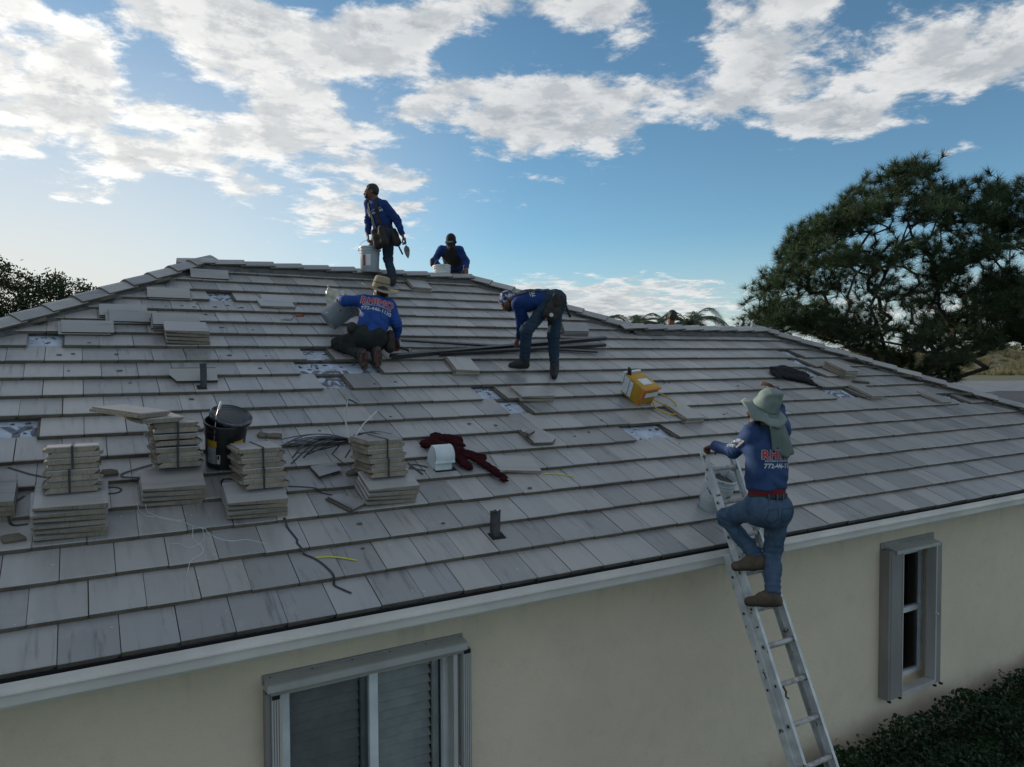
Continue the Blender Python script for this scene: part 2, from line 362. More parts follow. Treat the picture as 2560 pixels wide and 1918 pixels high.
def tile_mesh(name, w=W_, L=L_, seed=0, cut=None):
    v, f, mi = tile_data(w, L, seed); me = bpy.data.meshes.new(name); me.from_pydata(v, [], f); me.polygons.foreach_set('material_index', mi)
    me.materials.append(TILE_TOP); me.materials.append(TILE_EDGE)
    if cut:
        bm = bmesh.new(); bm.from_mesh(me)
        for co, no in cut:
            bmesh.ops.bisect_plane(bm, geom=bm.verts[:]+bm.edges[:]+bm.faces[:], plane_co=co, plane_no=no, clear_outer=True)
        ok = len(bm.faces) > 0
        bm.to_mesh(me); bm.free()
        if not ok: return None
    at = me.attributes.new('rnd', 'FLOAT', 'FACE'); at.data.foreach_set('value', [random.Random(seed*31+5).random()]*len(me.polygons))
    return me
TILE_ME = [tile_mesh('roof_tile', seed=i) for i in range(16)]
LOOSE_ME = []
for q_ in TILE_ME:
    w_ = q_.copy(); w_.materials[1] = TILE_EDGE_FRESH_LIT; LOOSE_ME.append(w_)
TILT = math.atan(T_/E_)
HOLES = {(12, -1), (7, -2), (7, -3), (16, 5), (11, 7), (10, 7), (10, 8), (10, 9), (9, 7), (8, 13), (7, 13), (5, 17), (5, 18), (11, 33), (10, 33), (9, 32), (7, 31), (7, 32), (6, 40)}
PH = -.153
def vnose(k): return 0. if k == 0 else (.972+k-1)*E_
cands = []
for k in range(0, 21):
    v0 = vnose(k); y0 = v0*CS
    for i in range(-18, 52):
        if (k, i) in HOLES: continue
        x0 = PH+(i+(.5 if k % 2 else 0))*W_; y1 = (v0+L_)*CS
        if x0+W_ < AL+y0 or y0 > YR: continue
        xa = AR-y0 if y0 < YL else AM-y0
        if x0 > xa: continue
        cut = []
        Lc = L_
        if x0 < AL+y1 and k > 0 or x0 < AL+y1: cut.append(((AL+y0-x0+.02, 0, 0), (-1, CS, 0)))
        if x0+W_ > xa-(y1-y0): cut.append(((xa-x0-.02, 0, 0), (1, CS, 0)))
        if y0 < YL < y1 and x0 > xj-.3: Lc = min(L_, (YL-y0)/CS)
        if y0 < YR < y1: Lc = min(Lc, (YR-y0)/CS)
        if Lc < .04: continue
        Tm = ROOF @ Matrix.Translation((x0+random.uniform(-.0015, .0015), v0+random.uniform(-.004, .004), random.uniform(-.0015, .002))) @ Matrix.Rotation(-TILT+random.uniform(-.004, .004), 4, 'X') @ Matrix.Rotation(random.uniform(-.004, .004), 4, 'Z')
        c = Tm @ Vector((W_/2, E_/2, 0)); d = camo.matrix_world.inverted() @ c
        vis = d.z < 0 and abs(d.x/d.z) < .72 and abs(d.y/d.z) < .55
        n = Tm.to_3x3() @ Vector((0, 0, 1)); area = abs(n.dot((c-camo.location).normalized()))/d.length_squared
        cands.append((vis*area, k, i, Tm, cut, Lc))
cands.sort(key=lambda q: -q[0])
field = MB(); field_r = []
roofinv = ROOF.inverted()
for n, (a, k, i, Tm, cut, Lc) in enumerate(cands):
    if n < 300:
        me = TILE_ME[random.randrange(16)] if not cut and Lc == L_ else tile_mesh('roof_tile', L=Lc, seed=n+50, cut=cut)
        if me is None: continue
        link('roof_tile', me, roof, Tm)
    else:
        if cut:
            me = tile_mesh('tmp', L=Lc, seed=n, cut=cut)
            if me is None: continue
            v = [tuple(p.co) for p in me.vertices]; f = [tuple(p.vertices) for p in me.polygons]; mi = [p.material_index for p in me.polygons]; bpy.data.meshes.remove(me)
        else: v, f, mi = tile_data(L=Lc)
        field.add(v, f, roofinv @ Tm); field.mi[-len(f):] = mi; field_r += [random.random()]*len(f)
# tiles of the two hip planes at the ends (seen edge-on from the side)
def side_field(org, ux, uv, half, n_k, cutlen):
    Fm = Matrix((ux, uv, ux.cross(uv))).transposed().to_4x4(); Fm = Matrix.Translation(org) @ Fm
    for k in range(n_k):
        v0 = k*E_; hw = half-v0*CS
        i0 = int(hw/W_)
        for i in range(-i0, i0):
            v, f, mi = tile_data(L=min(L_, max(.05, cutlen-v0)))
            field.add(v, f, roofinv @ Fm @ Matrix.Translation((i*W_+(W_/2 if k % 2 else 0), v0, 0)) @ Matrix.Rotation(-TILT, 4, 'X')); field.mi[-len(f):] = mi
            field_r.extend([random.random()]*len(f))
side_field((AL, YR, H0), Vector((0, -1, 0)), Vector((CS, 0, SN)), YR, 18, YR/CS)
side_field((AR, YL, H0), Vector((0, 1, 0)), Vector((-CS, 0, SN)), YL, 13, YL/CS)
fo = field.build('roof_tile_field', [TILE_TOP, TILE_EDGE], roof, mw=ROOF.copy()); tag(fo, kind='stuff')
at = fo.data.attributes.new('rnd', 'FLOAT', 'FACE'); at.data.foreach_set('value', field_r[:len(fo.data.polygons)] if len(fo.data.polygons) <= len(field_r) else field_r+[.5]*(len(fo.data.polygons)-len(field_r)))

# ridge / hip tiles: rounded V profile swept along local y
def ridge_data(L=.47, hw=.135, drop=.075, t=.02):
    prof = []
    for a in np.linspace(-1, 1, 9):
        x = a*hw; z = -drop*(math.sqrt(a*a+.02)-.1414)/.8686
        prof.append((x, z))
    n = len(prof); v = []; f = []; mi = []
    ys = (0, L)
    for y in ys:
        for x, z in prof: v.append((x, y, z))
        for x, z in prof: v.append((x*.93, y, z-t))
    m = 2*n
    for j in range(n-1):
        f.append((j, j+1, m+j+1, m+j)); mi.append(0)
        f.append((n+j+1, n+j, m+n+j, m+n+j+1)); mi.append(1)
        f.append((j+1, j, n+j, n+j+1)); mi.append(1)
        f.append((m+j, m+j+1, m+n+j+1, m+n+j)); mi.append(1)
    f += [(0, m, m+n, n), (n-1, 2*n-1, m+2*n-1, m+n-1)]; mi += [1, 1]
    return v, f, mi
def ridge_mesh(seed=0, **kw):
    v, f, mi = ridge_data(**kw); me = bpy.data.meshes.new('ridge_tile'); me.from_pydata(v, [], f); me.polygons.foreach_set('material_index', mi)
    me.materials.append(TILE_TOP); me.materials.append(TILE_EDGE)
    at = me.attributes.new('rnd', 'FLOAT', 'FACE'); at.data.foreach_set('value', [random.Random(seed).random()]*len(f)); return me
RIDGE_ME = [ridge_mesh(i) for i in range(5)]
def ridge_run(a, b, lift, first=0.):
    a, b = Vector(a), Vector(b); d = (b-a); Ln = d.length; d.normalize(); z = Vector((0, 0, 1)); x = d.cross(z).normalized(); z = x.cross(d).normalized()
    base = Matrix((x, d, z)).transposed().to_4x4(); ex = .40; n = int((Ln-first-.12)/ex)+1
    for j in range(n):
        s = first+j*ex
        p = a+d*s+z*(lift+random.uniform(-.004, .004))
        link('ridge_tile', RIDGE_ME[random.randrange(5)], roof, Matrix.Translation(p) @ base @ Matrix.Rotation(-.055+random.uniform(-.006, .006), 4, 'X') @ Matrix.Rotation(random.uniform(-.015, .015), 4, 'Z'))
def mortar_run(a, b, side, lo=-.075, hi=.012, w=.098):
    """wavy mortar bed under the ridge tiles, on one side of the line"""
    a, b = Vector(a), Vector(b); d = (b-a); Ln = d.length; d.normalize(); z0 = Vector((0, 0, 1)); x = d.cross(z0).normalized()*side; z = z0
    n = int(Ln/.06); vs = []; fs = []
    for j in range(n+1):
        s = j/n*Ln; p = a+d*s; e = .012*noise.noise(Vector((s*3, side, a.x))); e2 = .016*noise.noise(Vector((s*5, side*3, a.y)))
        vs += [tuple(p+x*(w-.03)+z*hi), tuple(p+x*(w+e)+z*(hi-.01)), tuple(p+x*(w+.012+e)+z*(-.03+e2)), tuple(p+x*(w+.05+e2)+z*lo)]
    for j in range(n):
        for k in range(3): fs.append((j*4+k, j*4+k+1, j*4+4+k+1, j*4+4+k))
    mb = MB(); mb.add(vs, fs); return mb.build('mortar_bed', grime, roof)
LIFT = .115
A0 = (AL, 0, H0); A1 = (xl, YR, zr); A2 = (xr, YR, zr); A3 = (xj, YL, zl); A4 = (xe, YL, zl); A5 = (AR, 0, H0)
ridge_run(A0, A1, LIFT); ridge_run(A2, A1, LIFT); ridge_run(A3, A2, LIFT); ridge_run(A4, A3, LIFT); ridge_run(A5, A4, LIFT)
mortar_run(A0, A1, 1, lo=-.10, w=.09); mortar_run(A1, A2, 1); mortar_run(A2, A3, 1, lo=-.10, w=.09); mortar_run(A3, A4, 1); mortar_run(A4, A5, 1, lo=-.10, w=.09)
mortar_run(A1, A2, -1); mortar_run(A3, A4, -1); mortar_run(A4, A5, -1, lo=-.10, w=.09); mortar_run(A0, A1, -1, lo=-.10, w=.09)
# ground sheet
lawn = M('lawn', (.05, .056, .024), (.08, .078, .04), rough=.95, scale=.6, detail=8, bump=.4, bscale=20)
mb = MB(); mb.add([(-3000, -3000, 0), (3000, -3000, 0), (3000, 3000, 0), (-3000, 3000, 0)], [(0, 1, 2, 3)])
tag(mb.build('ground', lawn), 'grass lawn around the house', 'lawn', kind='structure')
# ------------------------------------------------------------------ windows with accordion storm shutters
alu = M('shutter_aluminium', (.37, .36, .345), (.31, .30, .285), rough=.45, scale=4, stretch=(1, 1, .3), spec=.5)
alu_d = M('shutter_grey', (.215, .203, .19), (.175, .165, .155), rough=.5, scale=3, stretch=(1, 1, .4))
white_m = M('window_white', (.55, .57, .58), (.46, .48, .5), rough=.4, scale=4)
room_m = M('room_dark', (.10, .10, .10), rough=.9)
louv_m = M('louver_paint', (.30, .30, .30), (.24, .24, .24), rough=.7)
blind_m = M('blind_cloth', (.36, .36, .355), (.27, .27, .27), rough=.9, scale=3, stretch=(1, 1, 3))
def glass_mat():
    m = bpy.data.materials.new('pane_glass'); m.use_nodes = True; t = m.node_tree; t.nodes.clear(); q = NG(t)
    tr = q.n('ShaderNodeBsdfTransparent'); tr.inputs[0].default_value = (.80, .82, .82, 1)
    gl = q.n('ShaderNodeBsdfGlossy'); gl.inputs['Roughness'].default_value = .02; gl.inputs[0].default_value = (.9, .95, 1, 1)
    lw = q.n('ShaderNodeFresnel'); lw.inputs[0].default_value = 1.5
    mx = q.n('ShaderNodeMixShader'); t.links.new(q.m('ADD', lw.outputs[0], .04), mx.inputs[0]); t.links.new(tr.outputs[0], mx.inputs[1]); t.links.new(gl.outputs[0], mx.inputs[2])
    o = q.n('ShaderNodeOutputMaterial'); t.links.new(mx.outputs[0], o.inputs[0]); return m
GLASS = glass_mat()
def fluted(x0, x1, y0, y1, z0, z1, n):
    """folded shutter blades: zig-zag in plan, closed behind"""
    pr = []; 
    for i in range(n+1):
        xx = x0+(x1-x0)*i/n
        if i < n: pr += [(xx+.002, y0+.012), (xx+.004, y0), (xx+(x1-x0)/n-.004, y0), (xx+(x1-x0)/n-.002, y0+.012)]
    pr += [(x1, y1), (x0, y1)]
    mb = MB(); k = len(pr); vs = [(x, y, z0) for x, y in pr]+[(x, y, z1) for x, y in pr]
    mb.add(vs, [(i, (i+1) % k, k+(i+1) % k, k+i) for i in range(k)]+[tuple(range(k-1, -1, -1)), tuple(range(k, 2*k))]); return mb
# -- sliding window (left)
w = MB()
zt, zb, yf = H0-.675, .97, .53
fr = []
wl0 = MB(); a, b = LW[0]+.005, LW[1]-.005
for (x0, x1, z0, z1) in ((a, a+.055, zb, zt), (b-.055, b, zb, zt), (1.766, 1.831, zb, zt)):
    wl0.box((x0, yf-.035, z0), (x1, yf+.02, z1))
wl0.box((a+.055, yf-.03, zt), (b-.055, yf+.02, zt+.025)); wl0.box((a, yf-.034, zt+.0252), (b, yf+.02, LW[3]-.003)); wl0.box((a, yf-.035, LW[2]+.003), (b, yf+.02, zb))
win1 = wl0.build('window_frame', white_m, house); tag(win1, 'white sliding window frame behind open grey storm shutters')
MB().add([(a+.05, yf, zb-.01), (1.78, yf, zb-.01), (1.78, yf, zt+.01), (a+.05, yf, zt+.01)], [(0, 1, 2, 3)]).build('pane', GLASS, win1)
MB().add([(1.82, yf+.012, zb-.01), (b-.05, yf+.012, zb-.01), (b-.05, yf+.012, zt+.01), (1.82, yf+.012, zt+.01)], [(0, 1, 2, 3)]).build('pane', GLASS, win1)
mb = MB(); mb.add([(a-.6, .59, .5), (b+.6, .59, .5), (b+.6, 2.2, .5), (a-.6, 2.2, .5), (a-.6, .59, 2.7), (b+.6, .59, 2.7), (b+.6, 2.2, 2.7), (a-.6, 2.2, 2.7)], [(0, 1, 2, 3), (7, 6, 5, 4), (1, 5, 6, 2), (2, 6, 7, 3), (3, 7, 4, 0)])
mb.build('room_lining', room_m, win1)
louv_r = M('louver_white', (.62, .62, .60), (.5, .5, .49), rough=.7)
for x0, x1, tl, louv_m in ((1.205, 1.755, 1.02, louv_m), (1.85, 2.335, .75, louv_r)):         # plantation-shutter louvres behind the glass
    MB().box((x0-.03, .60, .93), (x0+.02, .63, 2.40)).build('shutter_stile', louv_m, win1); MB().box((x1-.02, .60, .93), (x1+.03, .63, 2.40)).build('shutter_stile', louv_m, win1)
    for j in range(20):
        MB().box((x0+.022, -.036, -.004), (x1-.022, .036, .004), Matrix.Translation((0, .66, .99+j*.071)) @ Matrix.Rotation(tl, 4, 'X')).build('louver', louv_m, win1)
sh = MB(); sh.box((1.00, .432, H0-.555), (2.50, .448, H0-.49)); sh.build('shutter_flange', alu_d, win1)
sh = MB(); sh.prism([(.33, H0-.575), (.33, H0-.530), (.345, H0-.522), (.449, H0-.505), (.449, H0-.59), (.40, H0-.59), (.40, H0-.575)], 1.012, 2.492); sh.build('shutter_header', alu, win1)
sh = MB(); sh.box((1.03, .335, H0-.600), (2.48, .40, H0-.5755)); sh.build('shutter_track', alu_d, win1)
fluted(1.035, 1.10, .335, .425, .75, H0-.607, 4).build('shutter_blades', alu, win1)
MB().box((1.004, .36, .75), (1.034, .449, H0-.59)).build('shutter_jamb', alu_d, win1)
fluted(2.455, 2.52, .335, .425, .75, H0-.59, 4).build('shutter_blades', alu, win1)
MB().box((2.385, .36, .75), (2.418, .449, H0-.60)).build('shutter_jamb', alu, win1)
MB().box((2.42, .40, .75), (2.454, .449, H0-.60)).build('shutter_jamb', alu_d, win1)
MB().box((2.521, .35, .75), (2.53, .449, H0-.585)).build('shutter_jamb', alu_d, win1)
for zz in (1.50, 1.505):
    MB().tube([(2.40 if zz == 1.5 else 2.435, .30, zz), (2.40 if zz == 1.5 else 2.435, .40, zz)], .011, 10).build('shutter_knob', white_m, win1)
for i in range(6):
    MB().tube([(1.05+i*.285, .425, H0-.512), (1.05+i*.285, .436, H0-.512)], .008, 8).build('screw', black_m, win1)
MB().box((1.04, .328, H0-.625), (1.09, .35, H0-.603)).build('shutter_bracket', black_m, win1)
MB().box((2.46, .328, H0-.608), (2.515, .35, H0-.585)).build('shutter_bracket', black_m, win1)
# -- tall single-hung window (right)
a, b, c, d = RW; yf = .60; mb = MB()
zf0, zf1, zm = H0-2.215, H0-.70, H0-1.42
for (x0, x1, z0, z1) in ((a+.003, a+.05, zf0, zf1), (b-.06, b-.004, zf0, zf1)): mb.box((x0, yf-.03, z0), (x1, yf+.03, z1))
mb.box((a+.05, yf-.025, zf1-.04), (b-.06, yf+.03, zf1)); mb.box((a+.05, yf-.025, zf0), (b-.06, yf+.03, zf0+.045)); mb.box((a+.05, yf-.025, zm-.03), (b-.06, yf+.03, zm+.03))
win2 = mb.build('window_frame', white_m, house); tag(win2, 'tall narrow white window between deep grey shutter boxes')
for z0, z1 in ((zf0+.04, zm-.02), (zm+.02, zf1-.03)):
    MB().add([(a+.04, yf+.01, z0), (b-.05, yf+.01, z0), (b-.05, yf+.01, z1), (a+.04, yf+.01, z1)], [(0, 1, 2, 3)]).build('pane', GLASS, win2)
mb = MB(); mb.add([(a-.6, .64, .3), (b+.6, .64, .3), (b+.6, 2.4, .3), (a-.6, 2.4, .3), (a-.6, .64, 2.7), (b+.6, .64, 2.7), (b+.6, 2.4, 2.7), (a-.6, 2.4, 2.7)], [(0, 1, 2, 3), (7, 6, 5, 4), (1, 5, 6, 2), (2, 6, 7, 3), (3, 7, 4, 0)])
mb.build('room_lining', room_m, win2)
for (x0, x1, z0, z1) in ((a-.001, b+.001, c-.001, zf0), (a-.001, b+.001, zf1, d+.001)):
    MB().box((x0, yf-.02, z0), (x1, yf+.04, z1)).build('window_infill', stucco, win2)
mb = MB(); mb.box((a-.0, .46, c+.001), (b-.0, yf-.021, c+.03)); mb.build('window_sill', stucco, win2)
mb = MB(); mb.box((7.80, .33, H0-2.265), (8.05, .449, H0-.56)); mb.box((7.835, .325, H0-2.262), (8.02, .3295, H0-.57)); mb.build('shutter_box', alu_d, win2)
MB().box((8.051, .322, H0-2.262), (8.066, .40, H0-.60)).build('shutter_jamb', alu, win2)
MB().prism([(.30, H0-.60), (.30, H0-.56), (.449, H0-.525), (.449, H0-.60)], 7.90, 8.76).build('shutter_header', alu, win2)
MB().box((7.80, .435, H0-.555), (8.85, .448, H0-.485)).build('shutter_flange', alu_d, win2)
MB().box((8.07, .33, H0-2.275), (8.72, .449, H0-2.225)).build('shutter_tray', alu, win2)
mb = MB(); mb.box((8.725, .33, H0-2.26), (8.74, .449, H0-.60)); mb.box((8.7455, .335, H0-2.26), (8.76, .449, H0-.60)); mb.build('shutter_jamb', alu, win2)
MB().box((8.765, .35, H0-2.285), (8.875, .449, H0-.60)).build('shutter_box', alu_d, win2)
MB().tube([(8.732, .30, H0-1.42), (8.732, .34, H0-1.42)], .011, 8).build('shutter_knob', white_m, win2)
for xx, zz in ((7.84, -2.275), (8.04, -2.275), (8.74, -2.29), (8.87, -2.295)):
    MB().box((xx-.012, .32, H0+zz-.02), (xx+.012, .36, H0+zz)).build('shutter_bracket', black_m, win2)

# ------------------------------------------------------------------ what shows in the openings of the roof: printed underlayment, battens, residue
ink_m = M('print_ink', (.085, .095, .115), (.13, .14, .165), rough=.7, scale=30)
batten_m = M('batten', (.10, .09, .075), (.05, .045, .04), rough=.95, scale=12, stretch=(1, 6, 6))
def text_mesh(txt, size, T, name, m, parent, bold=0., extr=0., align='CENTER', shear=0., spacing=1., proj=None, sub=0):
    cu = bpy.data.curves.new(name, 'FONT'); cu.body = txt; cu.size = size; cu.align_x = align; cu.offset = bold; cu.extrude = extr; cu.shear = shear; cu.space_character = spacing; cu.resolution_u = 3
    o = bpy.data.objects.new('tmp', cu); col.objects.link(o); dg = bpy.context.evaluated_depsgraph_get(); me = bpy.data.meshes.new_from_object(o.evaluated_get(dg)); bpy.data.objects.remove(o)
    if sub:
        bm = bmesh.new(); bm.from_mesh(me); bmesh.ops.triangulate(bm, faces=bm.faces); 
        for _ in range(sub): bmesh.ops.subdivide_edges(bm, edges=[e for e in bm.edges if e.calc_length() > size*.25], cuts=1, use_grid_fill=True)
        bmesh.ops.triangulate(bm, faces=bm.faces); bm.to_mesh(me); bm.free()
    for v in me.vertices: v.co = T @ v.co
    if proj: 
        for v in me.vertices: v.co = proj(v.co)
    me.materials.clear(); me.materials.append(m); me.update(); me.name = name
    return link(name, me, parent)
def on_deck(x, v, rot=0., h=.0035): return ROOF @ Matrix.Translation((x, v, hd+h)) @ Matrix.Rotation(rot, 4, 'Z')
text_mesh('POLYGLASS', .30, on_deck(-.62+.30, vnose(7)+.075), 'print_lettering', ink_m, roof, bold=.012)
text_mesh('POLYGLASS', .34, on_deck(2.30, vnose(9)+.305), 'print_lettering', ink_m, roof, bold=.012)
text_mesh('MAPEI', .17, on_deck(2.36, vnose(9)+.165), 'print_lettering', ink_m, roof, bold=.006)
text_mesh('GROUP', .085, on_deck(2.36, vnose(9)+.07), 'print_lettering', ink_m, roof, bold=.003, spacing=1.3)
text_mesh('AX', .12, on_deck(2.20, vnose(11)+.26), 'print_lettering', ink_m, roof, bold=.004)
text_mesh('POLYGLASS', .34, on_deck(9.75, vnose(7)+.04), 'print_lettering', ink_m, roof, bold=.012)
text_mesh('POLYGLASS', .2, on_deck(1.62, vnose(16)+.10), 'print_lettering', ink_m, roof, bold=.006)
for k, i in sorted(HOLES):        # head batten and mortar residue inside each opening
    x0 = PH+(i+(.5 if k % 2 else 0))*W_; v0 = vnose(k)
    mb = MB(); mb.box((x0-.02, v0+.375, hd+.004), (x0+W_+.02, v0+.415, hd+.03), ROOF); mb.build('batten', batten_m, roof)
    mb = MB()
    for j in range(random.randrange(6, 13)):
        s = random.uniform(.006, .022); c = Vector((x0+random.uniform(.02, W_-.02), v0+random.choice((random.uniform(.03, .34), random.uniform(.26, .35))), hd+.004))
        hull_pts = [(random.uniform(-1, 1)*s*1.6, random.uniform(-1, 1)*s, random.uniform(0, .6)*s) for _ in range(5)]
        b0 = [(q[0], q[1], 0) for q in hull_pts]
        bm = bmesh.new(); [bm.verts.new(ROOF @ (c+Vector(q))) for q in hull_pts+b0]
        bmesh.ops.convex_hull(bm, input=bm.verts); bm.verts.index_update()
        mb.add([tuple(v.co) for v in bm.verts], [tuple(v.index for v in f.verts) for f in bm.faces]); bm.free()
    tag(mb.build('mortar_residue', grime, roof), kind='stuff')

# ------------------------------------------------------------------ vent pipes and hooded vent (fixed parts of the roof)
lead = M('lead_pipe', (.018, .019, .021), (.045, .047, .05), rough=.55, scale=14, bump=.3, spec=.6)
def pipe(x, v, h, r, name, jag=0):
    base = RP(x, v, -.06); n = 12; vs = []; fs = []
    rr = [r*1.0, r, r, r*.98, r*1.05]; hh = [0, h*.4, h*.8, h*.9, h]
    for j in range(5):
        for k in range(n):
            ang = 6.2832*k/n; q = rr[j]*(1+.05*math.sin(3*ang+j)); zz = hh[j]+(jag*(.5+.5*math.sin(k*2.9+1)) if j == 4 else 0)
            vs.append(tuple(base+Vector((q*math.cos(ang), q*math.sin(ang), zz))))
    for j in range(4):
        for k in range(n): fs.append((j*n+k, j*n+(k+1) % n, (j+1)*n+(k+1) % n, (j+1)*n+k))
    b = len(vs)
    for k in range(n):
        ang = 6.2832*k/n; vs.append(tuple(base+Vector((r*.8*math.cos(ang), r*.8*math.sin(ang), h-.0)))); vs.append(tuple(base+Vector((r*.8*math.cos(ang), r*.8*math.sin(ang), h*.5))))
    for k in range(n):
        k2 = (k+1) % n; fs += [(4*n+k, 4*n+k2, b+2*k2, b+2*k), (b+2*k, b+2*k2, b+2*k2+1, b+2*k+1)]
    mb = MB(); mb.add(vs, fs); o = mb.build(name, lead, roof, smooth=40); return o
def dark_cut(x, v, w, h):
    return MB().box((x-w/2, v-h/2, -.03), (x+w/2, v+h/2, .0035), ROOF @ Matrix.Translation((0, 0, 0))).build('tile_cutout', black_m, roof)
def surf_h(v, k=None):
    """height of the tile surface under slope position v"""
    k = 0 if v < vnose(1) else int((v/E_)-.972+1+1e-6); k = max(0, k); return -(v-vnose(k))*T_/E_
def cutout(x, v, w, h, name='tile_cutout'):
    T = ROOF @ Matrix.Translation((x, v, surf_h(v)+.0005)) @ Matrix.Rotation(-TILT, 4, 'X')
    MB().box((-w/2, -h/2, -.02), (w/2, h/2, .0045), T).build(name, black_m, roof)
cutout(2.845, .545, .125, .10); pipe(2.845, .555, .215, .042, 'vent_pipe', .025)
cutout(.985, 3.275, .085, .10); pipe(1.005, 3.285, .27, .031, 'vent_pipe', .006)
vent_m = M('vent_paint', (.50, .54, .555), (.40, .44, .46), rough=.42, scale=5, speck=(9, .76, (.17, .085, .04)))
vx, vv = 2.79, 1.62; vb = RP(vx, vv, -.05)
prof = [(-.135, -.10), (-.135, .12), (-.155, .12), (-.16, .16), (-.145, .205), (-.11, .235), (-.06, .245), (.0, .235), (.06, .18), (.14, -.02), (.14, -.10)]
body = [(-.12, -.10), (-.12, .20), (-.06, .24), (.0, .23), (.06, .175), (.135, -.02), (.135, -.10)]
VS = Matrix.Translation(vb) @ Matrix.Scale(.88, 4)
MB(VS).prism(body, -.09, .09).build('roof_vent', vent_m, roof, smooth=35)
mb = MB(VS); hood = []
for a in np.linspace(0, 1, 9):
    an = math.pi*(.5+.62*a); hood.append((-.05+.118*math.cos(an)*1.0, .135+.118*math.sin(an)))
ins = [(y*.94-.002, z*.985) for y, z in hood[::-1]]
mb.prism(hood+ins, -.108, .108); mb.prism([(hood[-1][0]-.004, hood[-1][1]-.02), (hood[-1][0]-.004, hood[-1][1]+.004), (hood[-1][0]+.006, hood[-1][1]+.004), (hood[-1][0]+.006, hood[-1][1]-.02)], -.110, .110)
for sx in (-.108, .1055): mb.prism(hood+[(-.05, .135)], sx, sx+.0025)
tag(mb.build('vent_hood', vent_m, roof, smooth=35), 'rust-spotted white hood of the roof vent')
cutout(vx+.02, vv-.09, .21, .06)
MB(Matrix.Translation(vb+Vector((.01, -.1305, .154)))).add([(-.022, -.004, -.016), (.004, -.004, -.022), (.024, -.004, -.004), (.012, .002, .012), (-.008, .004, .020), (-.026, .002, .006)], [(0, 1, 2, 3, 4, 5)]).build('rust_spot', M('rust', (.16, .085, .045), (.30, .25, .2), rough=.9, scale=60), roof)
